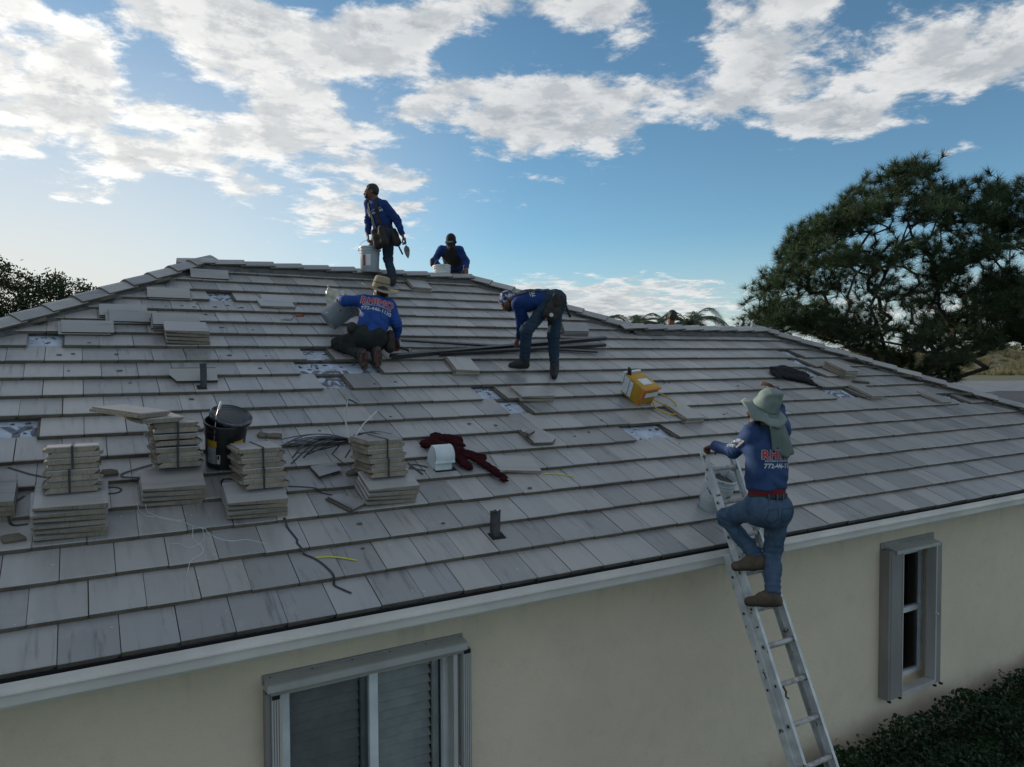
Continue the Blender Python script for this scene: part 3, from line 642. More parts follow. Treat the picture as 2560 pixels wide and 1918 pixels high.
# ------------------------------------------------------------------ soft-body mesher: blended tapered limbs -> one continuous surface
class SDF:
    def __init__(s, res): s.res = res; s.P = []
    def limb(s, a, b, ra, rb, k=.03, flat=None, e0=False, e1=False):
        """tapered capsule; flat=(axis, factor>1 thinner along axis); e0/e1 cut the end square"""
        s.P.append(('c', np.array(a, float), np.array(b, float), ra, rb, k, flat, e0, e1)); return s
    def ell(s, c, r, k=.03, rot=None, sub=False):
        s.P.append(('s' if sub else 'e', np.array(c, float), np.array(r, float), None if rot is None else np.array(rot, float), k)); return s
    def mesh(s, fold=0., seed=0, freq=60., clip=(), foldfn=None, rough=0.):
        lo = np.full(3, 1e9); hi = -lo
        for p in s.P:
            if p[0] == 'c': R = max(p[3], p[4])+p[5]+.02; lo = np.minimum(lo, np.minimum(p[1], p[2])-R); hi = np.maximum(hi, np.maximum(p[1], p[2])+R)
            elif p[0] == 'e': R = p[2].max()+p[4]+.02; lo = np.minimum(lo, p[1]-R); hi = np.maximum(hi, p[1]+R)
        n = np.ceil((hi-lo)/s.res).astype(int)+2; G = np.full(n, .5, np.float32)
        ax = [lo[i]+s.res*np.arange(n[i]) for i in range(3)]
        for p in s.P:
            if p[0] == 'c': R = max(p[3], p[4])+p[5]+.06; l, h = np.minimum(p[1], p[2])-R, np.maximum(p[1], p[2])+R
            else: R = p[2].max()+p[4]+.06; l, h = p[1]-R, p[1]+R
            i0 = np.clip(((l-lo)/s.res).astype(int), 0, n); i1 = np.clip(((h-lo)/s.res).astype(int)+2, 0, n)
            sl_ = tuple(slice(i0[i], i1[i]) for i in range(3))
            X, Y, Z = np.meshgrid(*[ax[i][sl_[i]] for i in range(3)], indexing='ij')
            if p[0] == 'c':
                _, a, b, ra, rb, k, flat, e0, e1 = p; d = b-a; L2 = max(d@d, 1e-9)
                t = ((X-a[0])*d[0]+(Y-a[1])*d[1]+(Z-a[2])*d[2])/L2; tc = np.clip(t, 0, 1)
                qx, qy, qz = X-a[0]-tc*d[0], Y-a[1]-tc*d[1], Z-a[2]-tc*d[2]
                if flat is not None:
                    f, fac = np.array(flat[0], float), flat[1]; f = f/np.linalg.norm(f); m = (qx*f[0]+qy*f[1]+qz*f[2])*(fac-1); qx, qy, qz = qx+m*f[0], qy+m*f[1], qz+m*f[2]
                D = np.sqrt(qx*qx+qy*qy+qz*qz)-(ra+(rb-ra)*tc)
                L = math.sqrt(L2)
                if e0: D = np.maximum(D, -t*L)
                if e1: D = np.maximum(D, (t-1)*L)
            else:
                c, r, rot, k = p[1:]; q = np.stack([X-c[0], Y-c[1], Z-c[2]], -1)
                if rot is not None: q = q @ rot            # rot columns = local axes
                qq = q/r; ln = np.sqrt((qq*qq).sum(-1)); D = (ln-1)*r.min()
                D = np.where(ln > 1e-6, (ln-1)*ln/np.maximum(np.sqrt(((qq/r)**2).sum(-1)), 1e-6), D)
            A = G[sl_]
            if p[0] == 's':
                G[sl_] = np.maximum(A, -D)
            else:
                hh = np.clip(.5+.5*(A-D)/k, 0, 1); G[sl_] = A*(1-hh)+D*hh-k*hh*(1-hh)
        if fold or rough or foldfn:
            X, Y, Z = np.meshgrid(*ax, indexing='ij'); r = np.random.default_rng(seed); F = 0
            if fold:
                for j in range(4):
                    d = r.normal(size=3); d /= np.linalg.norm(d); d2 = r.normal(size=3); d2 /= np.linalg.norm(d2); fr = freq*(.6+.5*j)
                    F = F+np.sin(fr*(X*d[0]+Y*d[1]+Z*d[2])+2.2*np.sin(.55*fr*(X*d2[0]+Y*d2[1]+Z*d2[2])+j))/(1+.6*j)
                G += fold*F*.5
            if foldfn: G += foldfn(X, Y, Z)
        for co, no in clip:
            X, Y, Z = np.meshgrid(*ax, indexing='ij'); G = np.maximum(G, (X-co[0])*no[0]+(Y-co[1])*no[1]+(Z-co[2])*no[2])
        return nets(G, lo, s.res)
def nets(G, lo, res):
    """surface nets on a signed grid"""
    ins = G < 0; n = np.array(G.shape)
    c = [(i, j, k) for i in (0, 1) for j in (0, 1) for k in (0, 1)]
    cut = lambda o: tuple(slice(o[i], n[i]-1+o[i]) for i in range(3))
    cnt = sum(ins[cut(o)].astype(np.int8) for o in c); act = (cnt > 0) & (cnt < 8)
    idx = np.argwhere(act); ids = np.full(act.shape, -1, np.int64); ids[act] = np.arange(len(idx))
    acc = np.zeros((len(idx), 3)); w = np.zeros(len(idx))
    val = {o: G[idx[:, 0]+o[0], idx[:, 1]+o[1], idx[:, 2]+o[2]] for o in c}
    for a in c:
        for ax in range(3):
            if a[ax] == 0:
                b = list(a); b[ax] = 1; b = tuple(b); va, vb = val[a], val[b]; m = (va < 0) != (vb < 0)
                t = np.where(m, va/np.where(m, va-vb, 1), 0); p = np.array(a, float)[None].repeat(len(idx), 0); p[:, ax] += t
                acc[m] += p[m]; w[m] += 1
    V = lo+res*(idx+acc/np.maximum(w, 1)[:, None]); F = []
    for ax in range(3):
        u, v = (ax+1) % 3, (ax+2) % 3
        sa = [slice(1, n[i]-1) for i in range(3)]; sb = list(sa); sa[ax] = slice(0, n[ax]-1); sb[ax] = slice(1, n[ax])
        A, B = ins[tuple(sa)], ins[tuple(sb)]; e = np.argwhere(A != B); 
        if not len(e): continue
        fl = A[tuple(e.T)]; base = e.copy(); base[:, u] += 1; base[:, v] += 1
        def cell(du, dv):
            q = base.copy(); q[:, u] += du; q[:, v] += dv; return ids[q[:, 0], q[:, 1], q[:, 2]]
        Q = np.stack([cell(-1, -1), cell(0, -1), cell(0, 0), cell(-1, 0)], 1); Q[~fl] = Q[~fl][:, ::-1]; F.append(Q)
    F = np.concatenate(F); F = F[(F >= 0).all(1)]
    return V, F
def np_mesh(name, parts, m, parent=None, smooth=True):
    """parts: list of (V,F) joined into one mesh"""
    vs, fs, b = [], [], 0
    for V, F in parts: vs.append(V); fs.append(F+b); b += len(V)
    V = np.concatenate(vs); F = np.concatenate(fs); me = bpy.data.meshes.new(name)
    me.vertices.add(len(V)); me.vertices.foreach_set('co', V.astype(np.float32).ravel()); k = F.shape[1]
    me.loops.add(F.size); me.loops.foreach_set('vertex_index', F.ravel().astype(np.int32)); me.polygons.add(len(F))
    me.polygons.foreach_set('loop_start', np.arange(len(F), dtype=np.int32)*k); me.polygons.foreach_set('loop_total', np.full(len(F), k, np.int32))
    me.update(calc_edges=True); me.validate()
    for q in (m if isinstance(m, (list, tuple)) else [m]): me.materials.append(q)
    if smooth: me.shade_smooth()
    return link(name, me, parent)
# ------------------------------------------------------------------ loose tiles, bundles and piles
strap_m = M('black_strap', (.012, .013, .016), (.02, .022, .026), rough=.45, scale=20)
wstrap_m = M('white_strap', (.42, .43, .42), rough=.5)
ystrap_m = M('yellow_strap', (.42, .42, .03), (.36, .37, .03), rough=.5)
def tmat(x, v, h, rz=0., along_x=False, tilt=0.):
    """matrix for a flat tile lying on the slope; (x,v) = centre of its lower edge"""
    T = ROOF @ Matrix.Translation((x, v, h)) @ Matrix.Rotation(rz, 4, 'Z') @ Matrix.Rotation(-TILT+tilt, 4, 'X')
    if along_x: return T @ Matrix.Translation((-L_/2, W_, T_)) @ Matrix.Rotation(-math.pi/2, 4, 'Z')
    return T @ Matrix.Translation((-W_/2, 0, T_))
ORD = ['topmost', 'second', 'third', 'fourth', 'fifth', 'sixth', 'seventh', 'eighth', 'ninth', 'tenth']
def loose_pile(x, v, n, where, h0=.0, along_x=True, rz=0., jit=.012, dz=.042, group=None, word='tile'):
    rr = random.Random(int(x*100)+n)
    for j in range(n):
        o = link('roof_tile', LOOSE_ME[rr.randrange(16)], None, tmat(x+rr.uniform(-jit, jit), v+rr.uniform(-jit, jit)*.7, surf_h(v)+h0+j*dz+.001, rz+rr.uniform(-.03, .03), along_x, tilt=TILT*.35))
        k = n-1-j
        tag(o, ('grey flat roof tile, %s %s' % (ORD[k]+(' from the top' if k else ''), where)) if n > 1 else 'grey flat roof tile '+where, 'roof tile', group or 'loose roof tiles lying on the slope')
def bundle(x, v, h, n, label, rz=0., tilt=0., dx=.0, lift=(), straps=(.52, .52)):
    b = RP(x, v, h); t = thing('tile_bundle', tuple(b), label, 'tile bundle', 'strapped bundles of roof tiles')
    rr = random.Random(int(x*91)+5); T0 = Matrix.Translation(b) @ Matrix.Rotation(rz, 4, 'Z') @ Matrix.Rotation(tilt, 4, 'X'); z = .002
    for j in range(n):
        if j in lift: z += .010
        T = T0 @ Matrix.Translation((-W_/2+rr.uniform(-.010, .010)+dx*j, rr.uniform(-.006, .006), z+T_)) @ Matrix.Rotation(rr.uniform(-.02, .02), 4, 'Z')
        if j % 2 == 0: T = T @ Matrix.Translation((W_, 0, -T_)) @ Matrix.Rotation(math.pi, 4, 'Y')
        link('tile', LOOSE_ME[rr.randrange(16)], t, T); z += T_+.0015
    half = z/2
    for q, (za, zb_) in enumerate(((0, half), (half, z))):
        xx = -.02+.02*q+dx*n*q*.5; mb = MB(T0); w = .007
        a = [(xx, -.016, za+.004), (xx, -.016, zb_-.004), (xx, -.010, zb_+.002), (xx, L_+.008, zb_+.002), (xx, L_+.012, za)]
        mb.strip(a, .014, .0015, [(0, -1, 0), (0, -1, 0), (0, -.7, .7), (0, 0, 1), (0, 1, 0)]); mb.build('strap', strap_m, t)
    return T0 @ Matrix.Translation((0, 0, z))
loose_pile(-.09, 1.10, 6, 'in the loose pile under the leftmost whole strapped bundle', dz=.044)
loose_pile(.555, 1.40, 4, 'in the loose pile under the tall bundle beside the black bucket')
loose_pile(1.095, 1.09, 4, 'in the loose pile under the bundle in front of the black bucket')
loose_pile(2.145, 1.08, 4, 'in the loose pile under the bundle near the tangle of straps')
loose_pile(-.63, 1.40, 4, 'in the loose pile cut off by the left edge of the picture')
bundle(-.07, 1.24, .262, 8, 'strapped bundle of rough edged roof tiles, leftmost whole one', tilt=-.05)
topT = bundle(.62, 1.59, .178, 8, 'tallest strapped tile bundle with two more tiles slid across its top', rz=.03, lift=(4, 5, 6), dx=-.004)
bundle(1.17, 1.215, .178, 8, 'strapped tile bundle with a pale smooth top standing before the black bucket', dx=-.006, rz=.02)
bundle(2.15, 1.22, .178, 8, 'strapped tile bundle beside the tangle of black straps', dx=-.007, rz=.0)
bundle(-.72, 1.60, .178, 8, 'strapped tile bundle cut off by the left edge of the picture')
o = link('roof_tile', LOOSE_ME[3], None, topT @ Matrix.Translation((-.13, -.02, T_+.008)) @ Matrix.Rotation(.30, 4, 'Z') @ Matrix.Rotation(.10, 4, 'X') @ Matrix.Translation((-.15, -.03, 0)))
tag(o, 'lower of two tiles slid across the top of the tallest bundle', 'roof tile', 'loose roof tiles lying on the slope')
o = link('roof_tile', LOOSE_ME[5], None, topT @ Matrix.Translation((-.18, -.03, 2*T_+.014)) @ Matrix.Rotation(.75, 4, 'Z') @ Matrix.Rotation(.10, 4, 'X') @ Matrix.Translation((-.15, -.02, 0)))
tag(o, 'upper of two tiles slid across the top of the tallest bundle, overhanging left', 'roof tile', 'loose roof tiles lying on the slope')
loose_pile(4.50, 2.74, 2, 'of the pair just right of the double opening in mid roof')
loose_pile(3.93, 3.45, 2, 'of the pair beneath the long black metal strips', along_x=False, rz=-.12)
loose_pile(6.33, 2.06, 2, 'of the pair in front of the yellow container', along_x=False)
loose_pile(10.60, 3.10, 4, 'of the neat pile of four near the right hip', along_x=False, dz=.038)
loose_pile(10.35, 2.40, 2, 'of the pair at the right of the lettered opening', along_x=False)
loose_pile(11.75, 2.13, 1, 'lying alone by the opening nearest the right hip', along_x=False)
loose_pile(3.53, 1.38, 1, 'laid askew beside the dark red cloth', rz=-.20)
loose_pile(2.22, 5.62, 1, 'lying flat, upper of the pair near the red trowel', h0=.01, rz=-.08)
loose_pile(2.15, 5.41, 1, 'stained black, lower of the pair near the red trowel', h0=.0)
loose_pile(4.50, 6.33, 2, 'of the pair right of the boots of the worker on the ridge', along_x=False, rz=-.1, jit=.03)
loose_pile(.97, 4.26, 4, 'in the pile below the four stacked ridge tiles at upper left', along_x=True)
# broken tile, its chip, and a cut tile leaning on the thin pipe
def cut_tile(name, mw, cuts, label, w=W_, L=L_):
    me = tile_mesh(name, w=w, L=L, seed=random.randrange(999), cut=cuts); o = link(name, me, None, mw); return tag(o, label, 'roof tile')
cut_tile('broken_tile', tmat(4.05, 1.79, surf_h(1.79)+.004, -.06), [((W_*.72, 0, 0), (.75, -.66, 0)), ((W_*.93, .2, 0), (1, .25, 0))], 'tile with a broken corner and a chip on top, right of the dark red cloth', L=.33)
cut_tile('tile_fragment', tmat(4.02, 1.98, surf_h(1.79)+T_+.008, .5), [((.13, 0, 0), (1, .5, 0)), ((0, .06, 0), (0, 1, 0)), ((0, .0, 0), (-.3, -1, 0))], 'chip of tile lying on the broken tile')
cut_tile('cut_tile', ROOF @ Matrix.Translation((.72, 3.38, .012)) @ Matrix.Rotation(.42, 4, 'X') @ Matrix.Translation((0, .16, 0)) @ Matrix.Rotation(-math.pi/2, 4, 'Z'), [((.16, 0, 0), (1, 0, 0)), ((.085, 0, 0), (.6, -.8, 0))], 'tile with a cut corner propped behind the thin vent pipe')
cut_tile('cut_tile', tmat(1.90, 1.47, surf_h(1.47)+.003, .15, True), [((0, .22, 0), (0, 1, 0)), ((.2, 0, 0), (1, .2, 0))], 'narrow cut tile left of the bundle by the straps')
cut_tile('tile_fragment', tmat(1.93, 1.11, surf_h(1.11)+.003, .5), [((.17, 0, 0), (1, .3, 0)), ((0, .27, 0), (.3, 1, 0))], 'triangular piece of tile leaning on the pile near the straps')
# stacks of ridge tiles waiting at the upper left
def ridge_stack(x, v, n, where, rz=0., jit=.02):
    rr = random.Random(int(x*77))
    for j in range(n):
        T = ROOF @ Matrix.Translation((x+rr.uniform(-jit, jit), v, surf_h(v)+.095+j*.024)) @ Matrix.Rotation(rz+rr.uniform(-.02, .02), 4, 'Z') @ Matrix.Translation((-.235, .12, 0)) @ Matrix.Rotation(-math.pi/2, 4, 'Z')
        o = link('ridge_tile', RIDGE_ME[rr.randrange(5)], None, T); k = n-1-j
        tag(o, ('grey V-shaped ridge tile, %s %s' % (ORD[k]+(' from the top' if k else ''), where)) if n > 1 else 'grey V-shaped ridge tile '+where, 'ridge tile', 'ridge tiles stacked on the slope')
ridge_stack(1.49, 6.42, 1, 'lying just below the main ridge, highest of the stacks')
ridge_stack(.92, 5.66, 2, 'of the two right beside the left hip')
ridge_stack(.40, 4.97, 2, 'of the upper stack below the left hip', jit=.01)
ridge_stack(.47, 4.86, 2, 'of the lower stack below the left hip', jit=.03)
ridge_stack(.04, 4.56, 2, 'of the stack farthest left')
ridge_stack(.90, 4.62, 4, 'of the stack of four')
rb = ridge_mesh(9, L=.44, hw=.12, drop=.085); 
for j in range(4):
    o = link('ridge_tile', rb, None, ROOF @ Matrix.Translation((6.25, 4.66, surf_h(4.66)+.10+j*.021)) @ Matrix.Translation((-.22, .12, 0)) @ Matrix.Rotation(-math.pi/2, 4, 'Z'))
    tag(o, 'pale rounded ridge tile, %s of four behind the bent man' % (ORD[3-j]+(' from the top' if j < 3 else '')), 'ridge tile', 'ridge tiles stacked on the slope')
# debris
DEB = [(0.856, 5.382), (1.036, 5.423), (1.119, 5.638), (1.219, 5.527), (1.168, 5.384), (1.407, 5.42), (1.562, 5.496), (1.674, 5.401), (1.713, 5.42), (1.274, 5.202), (1.371, 5.16), (1.387, 4.794), (1.717, 4.725), (1.35, 4.013), (1.723, 4.0), (1.609, 3.695), (0.307, 3.666), (0.065, 4.306), (-0.191, 4.032), (-0.076, 4.068), (0.296, 4.05), (-0.113, 3.678), (0.38, 3.429), (0.875, 3.064), (-0.247, 2.307), (2.711, 3.261), (2.967, 3.306), (2.642, 2.534), (1.889, 2.362), (4.739, 2.028), (3.423, 2.331), (3.695, 2.254), (5.056, 2.243), (1.822, 0.909), (1.759, 0.63), (3.467, 1.11), (4.5, 1.951), (2.467, 0.772), (7.028, 2.232), (6.941, 2.199), (6.744, 3.154), (6.824, 3.151), (5.736, 1.651), (7.931, 2.956)]
BIG = [(-0.404, 1.161), (0.15, 1.856), (1.365, 2.307), (1.452, 2.27), (1.967, 1.599)]
def shard(x, v, s, flat=.45):
    bm = bmesh.new(); a0 = random.uniform(0, 6.28)
    for j in range(7):
        a = a0+j*.9+random.uniform(-.3, .3); q = s*random.uniform(.6, 1.1)
        for hh in (0, s*flat*random.uniform(.6, 1.1)): bm.verts.new(RP(x+q*math.cos(a)*1.5, v+q*math.sin(a), surf_h(v)+hh+.001))
    bmesh.ops.convex_hull(bm, input=bm.verts); me = bpy.data.meshes.new('tile_chip'); bm.to_mesh(me); bm.free(); me.materials.append(TILE_EDGE); return me
MARKS = [(1.2, 5.4, 'right of the left hip stacks'), (1.5, 4.8, 'below the red trowel'), (1.65, 4.0, 'left of the kneeling man'), (-.1, 4.05, 'below the opening at the far left'), (.3, 3.5, 'left of the thin vent pipe'), (.9, 3.05, 'below the thin vent pipe'), (-.25, 2.3, 'above the leftmost bundle'), (2.8, 3.28, 'on the course below the lettered opening'), (2.6, 2.5, 'in mid roof above the dark red cloth'), (1.9, 2.36, 'above the tangle of straps'), (3.5, 2.3, 'between the dark red cloth and the double opening'), (4.7, 2.0, 'right of the broken tile'), (1.8, .8, 'in front of the last pile'), (2.5, .77, 'left of the thick vent pipe'), (3.5, 1.1, 'below the skewed tile'), (7.0, 2.2, 'left of the sun hat'), (6.8, 3.15, 'above the yellow container'), (5.7, 1.65, 'above the ladder top'), (7.9, 2.96, 'left of the black jacket')]
used = {}
for x, v in DEB:
    w = min(MARKS, key=lambda q: (q[0]-x)**2+(q[1]-v)**2)[2]; used[w] = used.get(w, 0)+1
NTH = ['leftmost', 'second from the left', 'third from the left', 'fourth from the left', 'fifth from the left', 'sixth from the left', 'seventh from the left', 'eighth from the left', 'ninth from the left', 'tenth from the left', 'rightmost']
seen = {}
for x, v in sorted(DEB):
    w = min(MARKS, key=lambda q: (q[0]-x)**2+(q[1]-v)**2)[2]; k = seen.get(w, 0); seen[w] = k+1
    tag(link('tile_chip', shard(x, v, random.uniform(.009, .019))), 'small tile chip '+w if used[w] == 1 else '%s of the small tile chips %s' % ('rightmost' if k == used[w]-1 else NTH[k], w), 'tile chip', 'small tile chips scattered over the slope')
BL = ['pointed lump of broken tile at the far lower left', 'lump of broken tile right of the leftmost bundle', 'broken tile lump with straps behind the black bucket', 'flat broken tile corner behind the black bucket', 'broken lump beside the bundle near the straps']
for (x, v), l in zip(BIG, BL): tag(link('tile_chunk', shard(x, v, .052, .5)), l, 'tile chunk')
# ------------------------------------------------------------------ straps, strings
def lay(pts, w, m, name, label, cat, group=None, h=.004, thick=.0018, sm=3):
    P = []
    for i in range(len(pts)-1):
        p0, p1, p2, p3 = (Vector(pts[max(0, i-1)]), Vector(pts[i]), Vector(pts[i+1]), Vector(pts[min(len(pts)-1, i+2)]))
        for q in range(sm):
            t = q/sm; P.append(.5*((2*p1)+(p2-p0)*t+(2*p0-5*p1+4*p2-p3)*t*t+(3*p1-p0-3*p2+p3)*t*t*t))
    P.append(Vector(pts[-1]))
    W3 = [RP(p.x, p.y, max(surf_h(p.y), surf_h(p.y+.02))+h) for p in P]
    mb = MB(); mb.strip(W3, w, thick, tuple(RN)) if w > .004 else mb.tube(W3, w/2, 5)
    return tag(mb.build(name, m), label, cat, group)
G_ = 'plastic strapping left on the slope'
lay([(1.28, 1.066), (1.293, .946), (1.316, .8), (1.306, .756), (1.333, .66), (1.391, .585), (1.432, .489), (1.458, .382), (1.456, .316), (1.455, .276), (1.533, .172)], .016, strap_m, 'plastic_strap', 'long black strap running down from the third pile to near the gutter', 'strap', G_)
lay([(1.401, 1.484), (1.544, 1.438), (1.645, 1.387), (1.782, 1.285)], .012, strap_m, 'plastic_strap', 'short black strap between the two right bundles', 'strap', G_)
lay([(1.393, .591), (1.48, .584), (1.561, .554), (1.667, .489)], .014, ystrap_m, 'plastic_strap', 'yellow strap touching the long black strap', 'strap', G_)
lay([(3.752, 1.329), (3.832, 1.331), (3.93, 1.288), (4.035, 1.226)], .014, ystrap_m, 'plastic_strap', 'yellow strap right of the skewed tile by the dark red cloth', 'strap', G_)
lay([(-.261, 5.172), (-.146, 5.002)], .012, ystrap_m, 'plastic_strap', 'short yellow strap just below the left hip', 'strap', G_)
lay([(-.488, 2.08), (-.408, 2.005), (-.339, 1.941), (-.23, 1.87)], .016, strap_m, 'plastic_strap', 'black strap slanting in from the left edge to the first bundle', 'strap', G_)
lay([(-.372, 1.688), (-.426, 1.601), (-.456, 1.495), (-.446, 1.404), (-.413, 1.344), (-.336, 1.347)], .016, strap_m, 'plastic_strap', 'curled black strap at the far left below the first bundle', 'strap', G_)
lay([(.05, 1.717), (.19, 1.701), (.229, 1.653), (.187, 1.608), (.07, 1.632)], .016, strap_m, 'plastic_strap', 'black strap loop right of the leftmost bundle', 'strap', G_)
lay([(.46, 1.97), (.325, 1.897), (.243, 1.843), (.256, 1.786), (.42, 1.751)], .016, strap_m, 'plastic_strap', 'black strap loop left of the tallest bundle', 'strap', G_)
lay([(1.05, 1.658), (.948, 1.691), (.923, 1.594), (.959, 1.533), (1.06, 1.512)], .016, strap_m, 'plastic_strap', 'black strap loop between the black bucket and the pale topped bundle', 'strap', G_)
string_m = M('white_string', (.55, .57, .58), rough=.7)
S_ = 'white strings on the slope'
lay([(.317, 1.675), (.291, 1.575), (.309, 1.451), (.36, 1.306), (.427, 1.274), (.502, 1.213), (.607, 1.145), (.67, 1.077), (.746, 1.025), (.797, .95), (.881, .888), (.985, .884), (1.096, .798)], .0035, string_m, 'string', 'longest white string trailing right from the second pile', 'string', S_, sm=4)
lay([(.372, 1.411), (.392, 1.339), (.466, 1.258), (.561, 1.192), (.611, 1.186)], .0035, string_m, 'string', 'short white string curving beside the longest string', 'string', S_, sm=4)
lay([(.651, 1.081), (.643, .973), (.677, .886), (.687, .823), (.663, .769), (.587, .695), (.554, .582)], .0035, string_m, 'string', 'white string hanging lowest down the slope', 'string', S_, sm=4)
lay([(.708, 1.051), (.718, .985), (.669, .897), (.597, .869), (.554, .93), (.488, .949)], .003, string_m, 'string', 'white string looping left across the lowest string', 'string', S_, sm=4)
# tangle of strapping by the last bundle: one knot that moves together
hub = RP(2.06, 2.0, .10)
tan = thing('strap_tangle', tuple(RP(2.06, 2.0, 0)), 'tangle of cut grey and black straps beside the last tile bundle', 'straps')
tang_m = M('tangle_strap', (.022, .027, .036), (.012, .014, .018), rough=.4, scale=9)
for j in range(26):
    left = j < 18; a = (math.pi+random.uniform(-.50, .30)) if left else random.uniform(-.30, .55)
    Lg = random.uniform(.30, .62) if left else random.uniform(.25, .52); bow = random.uniform(-.10, .10); hi_ = random.uniform(.02, .13); kk = random.uniform(.7, 1.3); bend = random.choice((None, None, .6, .75)); ba = random.uniform(-.9, .9)
    pts = []
    for q in range(11):
        t = q/10; d = Lg*t; ex_ = (t-bend)*Lg if bend and t > bend else 0.
        x_ = 2.06+math.cos(a)*d-math.sin(a)*bow*math.sin(math.pi*t)*.6-math.sin(a)*ex_*ba; y_ = 2.0+math.sin(a)*d*.9+math.cos(a)*bow*math.sin(math.pi*t)*.6+math.cos(a)*ex_*ba
        pts.append(RP(x_, y_, .012+.0011*j+.06*(1-t)**2+hi_*math.sin(math.pi*t**kk)*.55))
    MB().strip(pts, .016, .0012, tuple(RN)).build('strap', tang_m if j % 3 else strap_m, tan)
def pts3(L): return [RP(*p) for p in L]
MB().strip(pts3([(2.05, 1.98, .06), (2.01, 2.06, .25), (2.02, 2.10, .40), (2.03, 2.11, .43)]), .014, .0015, (0, -1, .2)).build('strap', wstrap_m, tan)
MB().strip(pts3([(2.03, 2.11, .43), (2.06, 2.09, .425), (2.11, 2.07, .40)]), .014, .0015, (0, -1, .2)).build('strap', strap_m, tan)
MB().strip(pts3([(2.08, 1.98, .10), (2.2, 2.1, .18), (2.36, 2.22, .24)]), .012, .0015, (0, -.5, .8)).build('strap', wstrap_m, tan)
MB().strip(pts3([(2.36, 2.22, .24), (2.44, 2.18, .17), (2.50, 2.13, .12)]), .012, .0015, (0, -.5, .8)).build('strap', tang_m, tan)
for L in ([(1.98, 2.0, .05), (1.86, 1.86, .03), (1.92, 1.72, .02), (2.06, 1.62, .02)], [(2.07, 1.98, .09), (2.02, 1.87, .05), (1.96, 1.80, .02)]):
    MB().strip(pts3(L), .014, .0015, tuple(RN)).build('strap', strap_m, tan)
for i, L in enumerate(([(2.521, 1.72), (2.545, 1.60), (2.57, 1.48)], [(2.50, 1.62), (2.62, 1.54)], [(2.49, 1.60), (2.56, 1.68), (2.67, 1.60)])):
    lay(L, .016, strap_m, 'plastic_strap', ('short black strap running down slope left of the roof vent', 'lower short black strap lying level left of the roof vent', 'bent black strap nearest the roof vent')[i], 'strap', G_)

# ------------------------------------------------------------------ long black metal strips
bar_m = M('black_metal', (.012, .012, .014), (.02, .02, .022), rough=.35, scale=5, metal=0., spec=.6)
def channel(a, b, w, hh, label):
    a, b = RP(*a), RP(*b); d = (b-a); T = frame(a, x=d, z=RN); mb = MB(T); t = .004; L = d.length
    mb.prism([(-w/2, 0), (-w/2, hh), (w/2, hh), (w/2, 0), (w/2-t, 0), (w/2-t, hh-t), (-w/2+t, hh-t), (-w/2+t, 0)], 0, L)
    return tag(mb.build('metal_strip', bar_m), label, 'metal strip', 'long black metal strips on the slope')
channel((3.10, 3.87, .012), (6.67, 4.50, .05), .055, .05, 'long black metal strip on top, gripped by the bent worker')
channel((3.75, 3.96, .004), (6.52, 4.29, .02), .05, .04, 'black metal strip just below the gripped one, ends together with it')
channel((3.42, 4.40, .006), (6.22, 4.06, .02), .045, .022, 'thin black metal strip crossing under the other two')
# trowel
tr = thing('trowel', tuple(RP(2.28, 5.06, 0)), 'small trowel with orange red handle lying on the upper slope', 'trowel')
steel = M('steel', (.22, .22, .22), (.12, .11, .1), rough=.4, metal=.7, scale=12)
tm = ROOF @ Matrix.Translation((2.26, 5.06, surf_h(5.06)+.006)) @ Matrix.Rotation(.15, 4, 'Z')
MB(tm).add([(-.16, 0, 0), (-.06, -.04, 0), (-.01, 0, 0), (-.06, .04, 0), (-.16, 0, .003), (-.06, -.04, .003), (-.01, 0, .003), (-.06, .04, .003)], [(0, 1, 2, 3), (7, 6, 5, 4), (0, 4, 5, 1), (1, 5, 6, 2), (2, 6, 7, 3), (3, 7, 4, 0)]).build('blade', steel, tr)
MB(tm).tube([(-.02, 0, .003), (.0, 0, .04), (.03, 0, .045)], .005, 6).build('tang', steel, tr)
MB(tm).tube([(.03, 0, .045), (.06, 0, .048), (.13, 0, .046)], [.014, .017, .013], 8).build('handle', M('red_handle', (.35, .05, .02), rough=.5), tr, smooth=True)

